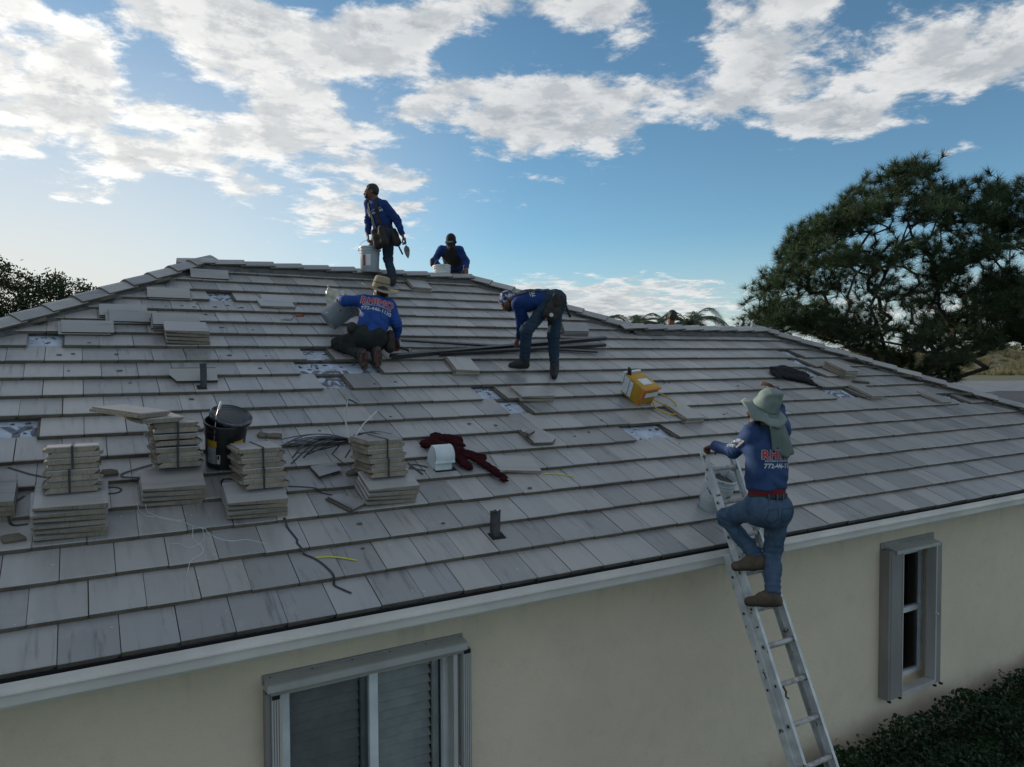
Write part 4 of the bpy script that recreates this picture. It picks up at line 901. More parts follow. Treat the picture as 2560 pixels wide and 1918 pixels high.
# ------------------------------------------------------------------ buckets
def bucket(base, axis, name_label, m, r0=.13, r1=.15, h=.37, inner=None, bail=True, bail_up=None, fill=None, rim_m=None, scale=1., bail_h=None, level=.6):
    ax = Vector(axis).normalized(); t = thing('bucket', tuple(base), name_label, 'bucket'); T = frame(base, z=ax, x=bail_up or (1, .2, 0)) @ Matrix.Scale(scale, 4)
    rr = lambda z: r0+(r1-r0)*z/h
    prof = [(0.001, .004), (r0-.01, .004), (r0-.008, 0), (r0, .006), (rr(h*.72), h*.72), (rr(h*.72)+.006, h*.725), (rr(h*.75)+.006, h*.75), (rr(h*.76), h*.755), (rr(h*.82), h*.82), (rr(h*.82)+.008, h*.825), (rr(h*.85)+.008, h*.85), (rr(h*.86), h*.855), (rr(h*.94), h*.94), (r1+.008, h*.945), (r1+.008, h*.985), (r1+.004, h), (r1-.004, h), (r1-.006, h*.97), (r0-.008, .03), (.001, .03)]
    b = MB(T).lathe(prof, 28).build('shell', m, t, smooth=50)
    if fill: MB(T).lathe([(rr(h*level)-.005, h*level), (.06, h*level+.01), (.001, h*level+.012)], 20).build('contents', fill, t, smooth=True)
    if bail:
        bh = bail_h if bail_h is not None else .17
        pts = [(math.cos(a)*(r1+.012), .02*math.sin(a)*0, h*.86+math.sin(a)*bh) for a in np.linspace(0, math.pi, 15)]
        if bail == 'down': pts = [(math.cos(a)*(r1+.014), -math.sin(a)*(r1+.02), h*.86-math.sin(a)*.06) for a in np.linspace(0, math.pi, 15)]
        MB(T).tube(pts, .0028, 6).build('bail', M('wire', (.3, .3, .3), rough=.4, metal=.8), t)
        for s in (-1, 1): MB(T).tube([(s*(r1-.002), 0, h*.86), (s*(r1+.016), 0, h*.86)], .012, 8).build('bail_ear', m, t)
    return t, T
whiteb = M('bucket_white', (.46, .48, .49), (.34, .36, .37), rough=.5, scale=5, speck=(9, .62, (.16, .16, .155)))
whiteb2 = M('bucket_clean', (.30, .33, .355), (.25, .275, .30), rough=.4, scale=4)
greyb = M('bucket_grey', (.16, .185, .205), (.125, .145, .16), rough=.5, scale=4, speck=(7, .66, (.36, .38, .39)))
blackb = M('bucket_black', (.010, .010, .011), (.016, .016, .017), rough=.3, scale=6)
mortar_f = M('wet_mortar', (.07, .065, .055), (.035, .03, .027), rough=.8, scale=14, bump=.6)
HV = lambda x, y, z: Vector((x, y, z))
# white bucket carried by the worker on the ridge
tA, TA = bucket(HV(3.808, 6.18, 5.955), (0, 0, 1), 'white bucket with red and white label carried on the ridge', whiteb2, h=.385, r1=.155, r0=.135, bail_h=.16, bail_up=(1, -.3, 0))
red_l = M('label_red', (.22, .05, .035), (.12, .03, .03), rough=.5, scale=20); wh_l = M('label_white', (.55, .56, .56), rough=.5)
def sticker(T, a0, a1, z0, z1, r0, r1, h, m, parent, name='label_sheet', e=.0015, n=8):
    rr = lambda z: r0+(r1-r0)*z/h+e; vs = []; fs = []
    for i in range(n+1):
        a = a0+(a1-a0)*i/n
        for z in (z0, z1): vs.append((rr(z)*math.cos(a), rr(z)*math.sin(a), z))
    fs = [(2*i, 2*i+2, 2*i+3, 2*i+1) for i in range(n)]
    MB(T).add(vs, fs).build(name, m, parent)
def ang_to_cam(T, off=0.):
    d = T.inverted() @ camo.location; return math.atan2(d.y, d.x)+off
aA = ang_to_cam(TA)
sticker(TA, aA-.75, aA-.45, .09, .25, .135, .155, .385, red_l, tA); sticker(TA, aA-.42, aA+.10, .09, .26, .135, .155, .385, wh_l, tA)
# bucket of the man behind the ridge
bucket(HV(5.30, 6.78, 5.845), (0, .1, 1), 'white bucket rim showing over the main ridge by the capped worker', whiteb, h=.37)
# grey bucket tipped by the kneeling worker
tC, TC = bucket(HV(2.571, 4.197, 5.094), (.237, -.02, .19), 'scratched grey bucket tipped over by the kneeling worker', greyb, h=.37, fill=mortar_f, bail='down')
sticker(TC, ang_to_cam(TC)-.1, ang_to_cam(TC)+.0, .17, .185, .13, .15, .37, black_m, tC, 'hole')
# mortar bucket standing behind the ladder
tE, TE = bucket(RP(5.18, .52, surf_h(.52)+.002), RN+Vector((.0, .0, .0)), 'mortar smeared white bucket standing on the eave behind the ladder', whiteb, fill=mortar_f, bail='up', bail_h=.15, level=.78)
MB(TE).box((-.03, -.002, .25), (.05, .002, .43), Matrix.Translation((0, 0, 0)) @ TE @ Matrix.Translation((.04, .05, .0)) @ Matrix.Rotation(.3, 4, 'Y') @ Matrix.Rotation(.7, 4, 'Z')).build('mixing_paddle', wstrap_m, tE)
# black adhesive bucket with lid
ax = (RN*.75+Vector((0, 0, .3))).normalized()
tB, TB = bucket(RP(.985, 1.90, surf_h(1.90)+.012), ax, 'black bucket with yellow and white label and lid laid on top', blackb, r0=.145, r1=.162, h=.37, bail=False, fill=blackb)
aB = ang_to_cam(TB); yel_l = M('label_yellow', (.42, .25, .03), (.36, .21, .025), rough=.4, scale=5)
sticker(TB, aB-1.0, aB-.42, .19, .245, .145, .162, .37, yel_l, tB); sticker(TB, aB+.42, aB+1.0, .19, .245, .145, .162, .37, yel_l, tB)
sticker(TB, aB-1.0, aB-.45, .045, .188, .145, .162, .37, M('label_grey', (.34, .36, .39), (.22, .235, .26), rough=.5, scale=40, stretch=(.3, .3, 3)), tB)
sticker(TB, aB-.40, aB-.22, .05, .13, .145, .162, .37, wh_l, tB); sticker(TB, aB-.36, aB-.27, .09, .125, .145, .162, .37, black_m, tB, e=.003)
lid = TB @ Matrix.Translation((.035, -.01, .405)) @ Matrix.Rotation(.10, 4, 'Y') @ Matrix.Rotation(.20, 4, 'X')
lid_m = M('lid_black', (.006, .007, .009), (.009, .010, .013), rough=.10, scale=4, spec=.7)
lo = MB(lid).lathe([(.001, .004), (.135, .004), (.140, .012), (.158, .014), (.165, .008), (.165, -.012), (.160, -.014), (.158, 0), (.001, -.002)], 32).build('lid', lid_m, tB, smooth=40)
MB(lid).lathe([(.10, .0045), (.102, .0075), (.106, .0075), (.108, .0045)], 32).build('lid_ring', lid_m, lo, smooth=40)
wire = MATS['wire']
wp = [TB @ Vector(p) for p in ((-.13, -.11, .25), (-.12, -.10, .36), (-.10, -.06, .45), (-.07, -.03, .50))]
MB().tube(wp, .003, 6).build('bail', wire, tB)
wp2 = [TB @ Vector(p) for p in ((-.075, -.035, .485), (-.05, -.02, .545))]
MB().tube(wp2, .010, 8).build('bail_grip', wh_l, tB)
# clear sack of mortar mix behind the grey bucket
sack_m = M('clear_sack', (.40, .385, .33), (.28, .26, .19), rough=.25, scale=9, spec=.6, bump=.4, bscale=18)
s = SDF(.012); c = np.array([2.79, 4.48, 5.30]); s.ell(c+[0, 0, -.02], (.15, .13, .16), .05); s.ell(c+[-.05, 0, .12], (.10, .09, .10), .05); s.limb(c+[-.10, 0, .15], c+[-.13, 0, .26], .03, .008, .05); s.limb(c+[.05, 0, .15], c+[.09, .0, .20], .04, .015, .05)
np_mesh('mortar_sack', [s.mesh(fold=.012, seed=3, freq=34)], sack_m)
tag(bpy.data.objects['mortar_sack'], 'crumpled clear plastic sack behind the grey bucket', 'sack')

# ------------------------------------------------------------------ yellow container
tY = thing('yellow_container', tuple(RP(5.92, 2.70, 0)), 'dented yellow plastic container with white labels and a yellow cord loop', 'container')
yel_m = M('yellow_plastic', (.38, .215, .014), (.32, .17, .012), rough=.45, scale=5, speck=(8, .72, (.5, .12, .03)))
org_m = M('orange_tape', (.55, .12, .03), (.50, .17, .06), rough=.5, scale=8)
TY = ROOF @ Matrix.Translation((5.915, 2.68, surf_h(2.6)+.004)) @ Matrix.Rotation(.10, 4, 'Z') @ Matrix.Rotation(-.06, 4, 'Y') @ Matrix.Rotation(.10, 4, 'X') @ Matrix.Scale(1.27, 4)
def tbox(x0, x1, y0, y1, h, tx, ty, bev):
    bm = bmesh.new(); v = [bm.verts.new(p) for p in ((x0+tx, y0+ty, 0), (x1-tx, y0+ty, 0), (x1-tx, y1, 0), (x0+tx, y1, 0), (x0, y0, h), (x1, y0, h), (x1, y1, h), (x0, y1, h))]
    for f in ((3, 2, 1, 0), (4, 5, 6, 7), (0, 1, 5, 4), (1, 2, 6, 5), (2, 3, 7, 6), (3, 0, 4, 7)): bm.faces.new([v[i] for i in f])
    bmesh.ops.bevel(bm, geom=bm.edges[:], offset=bev, segments=3, affect='EDGES', profile=.6); bm.verts.index_update()
    r = ([tuple(q.co) for q in bm.verts], [tuple(q.index for q in f.verts) for f in bm.faces]); bm.free(); return r
vs, fs = tbox(-.11, .11, -.13, .16, .215, .012, .03, .018)
MB(TY).add(vs, fs).build('body', yel_m, tY, smooth=50)
def card(T, quad, m, name, th=.002):
    q = [Vector(p) for p in quad]; n = (q[1]-q[0]).cross(q[3]-q[0]).normalized()*th
    MB(T).add([tuple(p) for p in q]+[tuple(p+n) for p in q], [(3, 2, 1, 0), (4, 5, 6, 7), (0, 1, 5, 4), (1, 2, 6, 5), (2, 3, 7, 6), (3, 0, 4, 7)]).build(name, m, tY)
lab_m = M('label_print', (.52, .55, .57), (.30, .32, .34), rough=.5, scale=60, lo=.55, hi=.62, stretch=(1, 1, 2))
card(TY, [(-.08, -.1295, .115), (.09, -.1295, .115), (.09, -.134, .165), (-.08, -.134, .165)], lab_m, 'label_sheet', .003)
card(TY, [(-.06, -.06, .2155), (.06, -.06, .2155), (.06, .04, .2155), (-.06, .04, .2155)], lab_m, 'label_sheet')
card(TY, [(-.1005, .15, .03), (-.1005, .075, .03), (-.1115, .075, .20), (-.1115, .15, .20)], lab_m, 'label_sheet', .003)
card(TY, [(-.1005, .065, .03), (-.1005, .02, .03), (-.1115, .02, .19), (-.1115, .065, .19)], lab_m, 'label_sheet', .003)
MB(TY).tube([(-.105, -.125, .20), (.105, -.128, .20)], .012, 8).build('tape_edge', org_m, tY); MB(TY).tube([(-.103, -.122, .20), (-.098, -.110, .10), (-.088, -.10, .02)], [.012, .014, .008], 8).build('tape_edge', org_m, tY)
MB(TY).tube([(-.07, .14, .20), (-.08, .15, .26), (-.10, .15, .285)], [.022, .02, .012], 10).build('spout', blackb, tY, smooth=True)
MB(TY).box((-.125, .155, .12), (.09, .18, .23)).build('back_panel', lab_m, tY)
cord = M('yellow_cord', (.44, .30, .02), (.36, .25, .02), rough=.6)
cp = [(6.03, 2.62, .10), (6.10, 2.66, .10), (6.22, 2.62, .09), (6.30, 2.50, .06), (6.30, 2.40, .03), (6.22, 2.40, .012), (6.12, 2.50, .03), (6.05, 2.57, .05), (6.01, 2.50, .03), (5.99, 2.40, .012), (6.03, 2.30, .01), (6.13, 2.24, .012), (6.22, 2.27, .015), (6.28, 2.34, .03)]
def catmull(pts, sm=4):
    P = []
    for i in range(len(pts)-1):
        p0, p1, p2, p3 = (Vector(pts[max(0, i-1)]), Vector(pts[i]), Vector(pts[i+1]), Vector(pts[min(len(pts)-1, i+2)]))
        for q in range(sm):
            t = q/sm; P.append(.5*((2*p1)+(p2-p0)*t+(2*p0-5*p1+4*p2-p3)*t*t+(3*p1-p0-3*p2+p3)*t*t*t))
    P.append(Vector(pts[-1])); return P
MB().tube([RP(*p) for p in catmull(cp)], .0085, 7).build('cord', cord, tY, smooth=True)

# ------------------------------------------------------------------ cloths
def cloth(name, pts, m, label, cat, seed, fold, res=.009, freq=60):
    s = SDF(res)
    for a, b, ra, rb in pts: s.limb(RP(a[0], a[1], a[2]*.7), RP(b[0], b[1], b[2]*.7), ra*.92, rb*.92, .02, flat=(RN, 2.5))
    o = np_mesh(name, [s.mesh(fold=fold, seed=seed, freq=freq)], m); return tag(o, label, cat)
maroon = M('maroon_cloth', (.030, .0035, .006), (.014, .002, .0035), rough=.95, scale=18, bump=.3, spec=.15)
cloth('maroon_cloth', [((2.78, 1.92, .05), (2.92, 2.0, .05), .075, .085), ((2.92, 2.0, .055), (3.10, 1.97, .05), .085, .07), ((3.05, 1.97, .05), (3.09, 1.86, .05), .07, .06), ((2.86, 1.90, .05), (3.02, 1.75, .05), .08, .085), ((3.02, 1.75, .05), (3.20, 1.62, .04), .085, .07), ((2.98, 1.70, .04), (3.02, 1.50, .03), .06, .045), ((3.15, 1.62, .035), (3.26, 1.40, .02), .05, .045), ((3.24, 1.42, .02), (3.28, 1.29, .01), .045, .05)], maroon, 'dark red garment crumpled behind the white roof vent', 'cloth', 5, .020, freq=64)
dark_c = M('dark_jacket', (.018, .019, .022), (.010, .010, .012), rough=.9, scale=14, bump=.3, spec=.2)
cloth('dark_jacket', [((9.10, 3.36, .05), (9.35, 3.36, .06), .09, .11), ((9.30, 3.34, .06), (9.50, 3.16, .06), .11, .11), ((9.10, 3.20, .04), (9.35, 3.05, .05), .08, .10), ((9.40, 3.10, .05), (9.44, 2.95, .04), .10, .08), ((9.40, 2.98, .04), (9.50, 2.80, .02), .06, .04), ((9.0, 3.3, .03), (8.98, 3.16, .02), .06, .05)], dark_c, 'black jacket crumpled on the right of the slope', 'jacket', 9, .022, freq=44)
mb = MB(); mb.box((-.16, -.02, 0), (.16, .02, .03), ROOF @ Matrix.Translation((10.62, 2.92, surf_h(2.92)+.004)) @ Matrix.Rotation(-.25, 4, 'Z')); mb.box((-.06, .02, 0), (.10, .045, .02), ROOF @ Matrix.Translation((10.62, 2.92, surf_h(2.92)+.004)) @ Matrix.Rotation(-.25, 4, 'Z'))
tag(mb.build('batten_scrap', batten_m), 'dark wood scrap below the neat pile of four tiles', 'wood scrap')

# ------------------------------------------------------------------ extension ladder
lad_m = M('ladder_aluminium', (.50, .515, .52), (.36, .37, .37), rough=.5, scale=7, metal=.15, speck=(11, .64, (.12, .085, .055)), stretch=(1, 1, 1))
grip_m = M('rung_worn', (.38, .37, .36), (.22, .205, .195), rough=.6, scale=16)
LO = Vector((4.735, -.205, H0-.05)); lu = Vector((0, .4165, .909)).normalized(); ln_ = Vector((0, -.909, .4165)).normalized()
LT = Matrix.Translation(LO) @ Matrix((Vector((1, 0, 0)), lu, ln_)).transposed().to_4x4()
lad = thing('ladder', tuple(LT @ Vector((.18, -3.2, 0))), 'worn aluminium extension ladder leaning on the gutter with a man on it', 'ladder')
def rail(x, y0, y1, z0, z1, inward):
    t, fl = .004, .028; mb = MB(LT); s = inward
    # C-channel swept along y: profile in x-z
    pr = [(x, z0), (x+s*fl, z0), (x+s*fl, z0+t), (x+s*t, z0+t), (x+s*t, z1-t), (x+s*fl, z1-t), (x+s*fl, z1), (x, z1)]
    if s < 0: pr = pr[::-1]
    n = len(pr); mb.add([(a, y0, b) for a, b in pr]+[(a, y1, b) for a, b in pr], [(i, n+i, n+(i+1) % n, (i+1) % n) for i in range(n)]+[tuple(range(n)), tuple(range(2*n-1, n-1, -1))])
    return mb.build('rail', lad_m, lad)
WL = .365; ytop = .92; ybot = -2.95
for x, s in ((0, 1), (WL, -1)): rail(x, ybot+.2, ytop, .0, .07, s)
for x, s in ((-.022, 1), (WL+.022, -1)): rail(x, -3.238, .02, -.076, -.004, s)
for j in range(-9, 3):
    yy = .152+j*.3015; 
    MB(LT).tube([(-.004, yy, .034), (WL+.004, yy, .034)], .021, 10).build('rung', grip_m, lad)
    MB(LT).tube([(-.0065, yy, .034), (-.0045, yy, .034)], .010, 10).build('rung_end', black_m, lad)
    if j < 0:
        MB(LT).tube([(-.024, yy-.02, -.04), (WL+.024, yy-.02, -.04)], .015, 10).build('rung', grip_m, lad); MB(LT).tube([(-.0285, yy-.02, -.04), (-.0265, yy-.02, -.04)], .010, 10).build('rung_end', black_m, lad)
for x in (-.022, WL+.022): MB(LT).box((x-.006, -3.235, -.08), (x+.006, -3.15, .0)).build('foot', black_m, lad)
MB(LT).tube([(.06, .152-4*.3015-.01, .05), (.07, .152-4*.3015-.06, .055), (.05, .152-4*.3015-.09, .055), (.075, .152-4*.3015-.11, .055)], .008, 6).build('rope_end', mortar_f, lad)
card_l = MB(LT).box((-.0268, -2.15, -.066), (-.0225, -1.93, -.014)); card_l.build('sticker', wh_l, lad)
text_mesh('Werner', .05, LT @ Matrix.Translation((-.0275, -2.04, -.058)) @ Matrix(((0, 0, -1, 0), (-1, 0, 0, 0), (0, 1, 0, 0), (0, 0, 0, 1))), 'sticker_lettering', ink_m, lad, bold=.001)
ALB = .95
# ------------------------------------------------------------------ people
def nrm(v): v = np.array(v, float); return v/max(np.linalg.norm(v), 1e-9)
def lerp(a, b, t): return np.array(a, float)*(1-t)+np.array(b, float)*t
skin_m = M('skin', (.19, .092, .056), (.15, .07, .042), rough=.6, scale=20, spec=.3)
hair_m = M('hair_black', (.006, .005, .005), (.012, .010, .009), rough=.6, scale=60, stretch=(1, 1, .2))
sole_m = M('boot_sole', (.014, .013, .013), (.03, .028, .026), rough=.85, scale=20)
eye_m = M('eye', (.02, .012, .01), rough=.15)
def hand_sdf(wr, hd, pn, th, curl=.9, spread=1.):
    """palm, four fingers with three joints, thumb leaving the side of the palm"""
    wr, hd = np.array(wr, float), np.array(hd, float); d = nrm(hd-wr); pn = np.array(pn, float); pn = nrm(pn-d*(pn@d)); sd = np.cross(d, pn); sd = sd*np.sign(sd@np.array(th, float)) if abs(sd@np.array(th, float)) > 1e-6 else sd
    s = SDF(.0045); k0 = wr+d*.085
    for q in (-.024, -.008, .008, .024): s.limb(wr+sd*q*.55, k0+sd*q, .017, .014, .012, flat=(pn, 1.25))
    s.limb(wr-d*.05, wr+d*.01, .027, .024, .015, flat=(pn, 1.3))
    for q, L in ((.027, .072), (.009, .080), (-.009, .074), (-.026, .058)):
        p = k0+sd*q-pn*.002; a = .25*curl
        for j, fl in enumerate((.45, .32, .23)):
            dr = nrm(d*math.cos(a)+pn*math.sin(a)+sd*q*.6*spread*(1 if j == 0 else .3)); e = p+dr*L*fl*1.15; s.limb(p, e, .0098-.0010*j, .0092-.0012*j, .004); p = e; a += .85*curl
    p = wr+d*.025+sd*.022; dr = nrm(d*.6+sd*.75+pn*.35); e = p+dr*.042; s.limb(p, e, .015, .012, .012); dr = nrm(d*.8+sd*.25+pn*.55*curl); s.limb(e, e+dr*.035, .0115, .0095, .004); e = e+dr*.035; dr = nrm(d*.6+pn*.8*curl+sd*-.1); s.limb(e, e+dr*.024, .0095, .008, .003)
    return s.mesh()
def head_sdf(s, c, f, u):
    f = nrm(f); u = nrm(np.array(u)-f*(np.array(u)@f)); r = np.cross(f, u); Rm = np.stack([r, f, u], 1); c = np.array(c, float)
    P = lambda x, y, z: c+r*x+f*y+u*z
    s.ell(P(0, -.012, .022), (.076, .096, .088), .02, Rm); s.ell(P(0, .026, -.045), (.060, .066, .070), .03, Rm); s.ell(P(0, .05, -.088), (.034, .032, .026), .025, Rm)
    s.ell(P(0, .076, .022), (.050, .014, .012), .012, Rm)
    s.limb(P(0, .088, .004), P(0, .112, -.030), .008, .013, .008); s.limb(P(-.012, .098, -.034), P(.012, .098, -.034), .009, .009, .006)
    for q in (-1, 1):
        s.ell(P(q*.077, -.012, -.012), (.011, .022, .031), .006, Rm); s.ell(P(q*.045, .066, -.022), (.022, .02, .018), .015, Rm); s.ell(P(q*.031, .101, .002), (.015, .014, .009), .0, Rm, sub=True)
    s.ell(P(0, .108, -.066), (.024, .010, .0045), .0, Rm, sub=True)
    return P, Rm
def person(label, J, base, hf, hu, shirt, trou, boot, fold=(.010, .009), hem=.02, tuck=None, extra=None, beard=False, hair=True, palms=None, curls=(.9, .9), thumbs=None, sole=sole_m, footn=None, sleeve=1., skin=skin_m, girth=1., foot_len=.0):
    J = {k: np.array(v, float) for k, v in J.items()}
    t = thing('person', base, label, 'person')
    ms = (J['shL']+J['shR'])/2; J['neck'] = lerp(ms, J['head'], .22); sp = nrm(J['neck']-J['pelv']); sd = nrm(J['shR']-J['shL']); fr = nrm(np.cross(sp, sd)); sd = np.cross(fr, sp)
    hsd = nrm(J['hpR']-J['hpL']); 
    J['sp'], J['sd'], J['fr'] = sp, sd, fr
    # body: one continuous skin surface, hands joined at the wrists inside the cuffs
    b = SDF(.0095); P, Rm = head_sdf(b, J['head'], hf, hu)
    b.limb(J['neck']-sp*.02, lerp(J['neck'], J['head'], .62)-nrm(hf)*.015, .062, .054, .03)
    chest = lerp(J['pelv'], J['neck'], .72); b.limb(J['pelv'], chest, .11, .12, .05, flat=(fr, 1.5)); b.limb(J['shL'], J['shR'], .05, .05, .04); b.limb(chest, J['neck'], .09, .05, .05)
    for q in 'LR':
        b.limb(J['sh'+q], J['el'+q], .044, .036, .03); b.limb(J['el'+q], J['wr'+q], .036, .027, .02); b.limb(J['hp'+q], J['kn'+q], .07, .05, .04); b.limb(J['kn'+q], J['an'+q], .05, .034, .03)
    hands = [hand_sdf(J['wr'+q], J['hd'+q], palms[i], thumbs[i], curls[i]) for i, q in enumerate('LR')]
    body = np_mesh('body', [b.mesh()]+hands, skin, t)
    for q in (-1, 1):
        MB(Matrix.Translation(P(q*.031, .089, .002))).lathe([(.0001, -.011), (.008, -.008), (.011, 0), (.008, .008), (.0001, .011)], 10).build('eye', eye_m, body, smooth=True)
    # shirt
    s = SDF(.0105); gl = girth
    lowp = J['pelv']-sp*hem; s.limb(lowp, lerp(J['pelv'], J['neck'], .35), .158*gl, .160*gl, .03, flat=(fr, 1.32), e0=True); s.limb(lerp(J['pelv'], J['neck'], .35), chest, .160*gl, .172*gl, .05, flat=(fr, 1.36)); s.limb(J['shL']+sd*.02, J['shR']-sd*.02, .074, .074, .06, flat=(fr, 1.1)); s.limb(chest, J['neck']-sp*.015, .13, .066, .06, flat=(fr, 1.15))
    for q in 'LR':
        s.limb(J['sh'+q], J['el'+q], .072, .056, .045); w2 = lerp(J['el'+q], J['wr'+q], .97*sleeve); s.limb(J['el'+q], w2, .056, .041, .03, e1=True)
        e = J['el'+q]
    arm_j = [(J['el'+q], nrm(J['wr'+q]-J['sh'+q])) for q in 'LR']
    def fold_shirt(X, Y, Z):
        F = 0
        for c, d in arm_j:       # creases bunch at the elbow
            w = np.exp(-((X-c[0])**2+(Y-c[1])**2+(Z-c[2])**2)/.010); F = F+w*.006*np.sin(150*((X-c[0])*d[0]+(Y-c[1])*d[1]+(Z-c[2])*d[2]))
        c = J['pelv']+sp*.10; ax_ = (X-c[0])*sp[0]+(Y-c[1])*sp[1]+(Z-c[2])*sp[2]; sx = (X-c[0])*sd[0]+(Y-c[1])*sd[1]+(Z-c[2])*sd[2]
        w = np.exp(-(ax_/.16)**2); F = F+w*.0075*np.sin(ax_*62+3.0*np.sin(sx*11)+1.5)*(.6+.4*np.sin(sx*17+1)); return F
    hemp = J['pelv']-sp*hem
    so_ = np_mesh('shirt', [s.mesh(fold=fold[0], seed=int(abs(base[0])*100) % 97, freq=34, foldfn=fold_shirt)], shirt, t)
    # trousers
    s = SDF(.0105); wa = J['pelv']+sp*.07; tk = 1.0
    s.limb(wa, J['pelv']-sp*.05, .138*gl, .150*gl, .04, flat=(fr, 1.30), e0=True); s.limb(J['hpL'], J['hpR'], .112, .112, .05)
    for q in 'LR':
        s.ell(J['hp'+q]-fr*.045-sp*.015, (.095, .095, .10), .05)
        s.limb(J['hp'+q], J['kn'+q], .098, .074, .05); sh_ = lerp(J['kn'+q], J['an'+q], .96); s.limb(J['kn'+q], sh_, .072, .060, .035, e1=True)
    kn = [(J['kn'+q], nrm(J['an'+q]-J['hp'+q])) for q in 'LR']+[(lerp(J['kn'+q], J['an'+q], .85), nrm(J['an'+q]-J['kn'+q])) for q in 'LR']
    def fold_tr(X, Y, Z):
        F = 0
        for c, d in kn:
            w = np.exp(-((X-c[0])**2+(Y-c[1])**2+(Z-c[2])**2)/.014); F = F+w*.006*np.sin(120*((X-c[0])*d[0]+(Y-c[1])*d[1]+(Z-c[2])*d[2])+2*np.sin(14*(X+Y)))
        return F
    to_ = np_mesh('trousers', [s.mesh(fold=fold[1], seed=int(abs(base[1])*77) % 89, freq=32, foldfn=fold_tr)], trou, t)
    # boots
    for i, q in enumerate('LR'):
        an, tp = J['an'+q], J['to'+q]; fd = nrm(tp-an); leg = nrm(J['kn'+q]-an); n = np.array(footn[i] if footn else RN, float); fdir = nrm(fd-n*(fd@n)); 
        if footn and len(footn) > 2: fdir = nrm(footn[2+i])
        heel = an-n*.050-fdir*.035; toe = an-n*.052+fdir*(.155+foot_len)
        s = SDF(.0085); s.limb(an+leg*.055, an-n*.02, .052, .050, .03, e0=True); s.limb(heel, an+fdir*.06-n*.04, .044, .046, .03, flat=(n, .95)); s.limb(an+fdir*.05-n*.035, toe, .046, .040, .03, flat=(n, 1.12)); s.limb(an, an+fdir*.085-n*.015, .046, .036, .04); s.limb(an+leg*.045, an+leg*.07, .057, .058, .012)
        bt = np_mesh('boot', [s.mesh(clip=[(an-n*.083, -n)])], boot, t)
        s = SDF(.0085); s.limb(heel, an+fdir*.06-n*.05, .048, .046, .03); s.limb(an+fdir*.05-n*.05, toe, .047, .043, .03)
        np_mesh('sole', [s.mesh(clip=[(an-n*.094, -n), (an-n*.070, n)])], sole, bt)
    if hair:
        s = SDF(.008); s.ell(P(0, -.022, .034), (.083, .098, .090), .02, Rm); s.ell(P(0, -.055, -.01), (.072, .058, .065), .02, Rm); s.ell(P(0, .11, -.03), (.085, .085, .075), 0, Rm, sub=True)
        np_mesh('hair', [s.mesh(fold=.003, seed=2, freq=90)], hair_m, t)
    if beard:
        s = SDF(.007); s.ell(P(0, .040, -.088), (.058, .058, .042), .02, Rm); s.limb(P(-.062, .0, -.03), P(-.045, .04, -.085), .016, .02, .02); s.limb(P(.062, .0, -.03), P(.045, .04, -.085), .016, .02, .02); s.limb(P(-.02, .098, -.052), P(.02, .098, -.052), .010, .010, .01); s.ell(P(0, .104, -.070), (.016, .012, .006), 0, Rm, sub=True)
        np_mesh('beard', [s.mesh(fold=.003, seed=4, freq=110)], hair_m, t)
    bv = BVHTree.FromObject(so_, bpy.context.evaluated_depsgraph_get()) if False else None
    me = so_.data; bv = BVHTree.FromPolygons([v.co for v in me.vertices], [tuple(p.vertices) for p in me.polygons])
    me2 = to_.data; bt_ = BVHTree.FromPolygons([v.co for v in me2.vertices], [tuple(p.vertices) for p in me2.polygons])
    return t, J, P, Rm, bv, bt_
def projector(bv, dirv, off=.004):
    d = Vector(dirv).normalized()
    def f(co):
        h = bv.ray_cast(co-d*1.0, d)
        return (h[0]-d*off) if h[0] is not None else co
    return f
def drape_strip(pts, bv, w, th, m, name, parent, n=24, off=.004):
    """band lying on the garment: nearest surface points along a polyline"""
    P = []; N_ = []
    L = [Vector(p) for p in pts]
    for i in range(len(L)-1):
        for q in range(n//(len(L)-1)):
            c = L[i].lerp(L[i+1], q/(n//(len(L)-1))); h = bv.find_nearest(c); P.append(h[0]+h[1]*off); N_.append(tuple(h[1]))
    h = bv.find_nearest(L[-1]); P.append(h[0]+h[1]*off); N_.append(tuple(h[1]))
    for _ in range(3): P = [P[0]]+[(P[i-1]+P[i]*2+P[i+1])/4 for i in range(1, len(P)-1)]+[P[-1]]
    MB().strip(P, w, th, N_).build(name, m, parent)
red_t = M('print_red', (.42, .045, .06), rough=.7); wht_t = M('print_white', (.55, .57, .60), rough=.7)
def shirt_print(J, bv, parent, center, scale, view, up, lines):
    """back print: frame facing outward, projected on the cloth"""
    z = -Vector(view).normalized(); y = Vector(up); y = (y-z*y.dot(z)).normalized(); x = y.cross(z); T0 = Matrix.Translation(center) @ Matrix((x, y, z)).transposed().to_4x4()
    for txt, sz, dx, dy, m, bold, off, spc in lines:
        text_mesh(txt, sz*scale, T0 @ Matrix.Translation((dx*scale, dy*scale, 0)), 'shirt_print', m, parent, bold=bold*scale, proj=projector(bv, view, off), sub=1, spacing=spc)
    return T0
PRINT = [('RHINO', .115, -.01, .02, wht_t, .0085, .0035, 1.12), ('RHINO', .115, -.01, .02, red_t, .0045, .0055, 1.12), ('ROOFING & CONSTRUCTION', .026, 0, -.013, wht_t, .0006, .004, 1.0), ('772-446-1130', .064, 0, -.075, wht_t, .0022, .004, 1.03)]

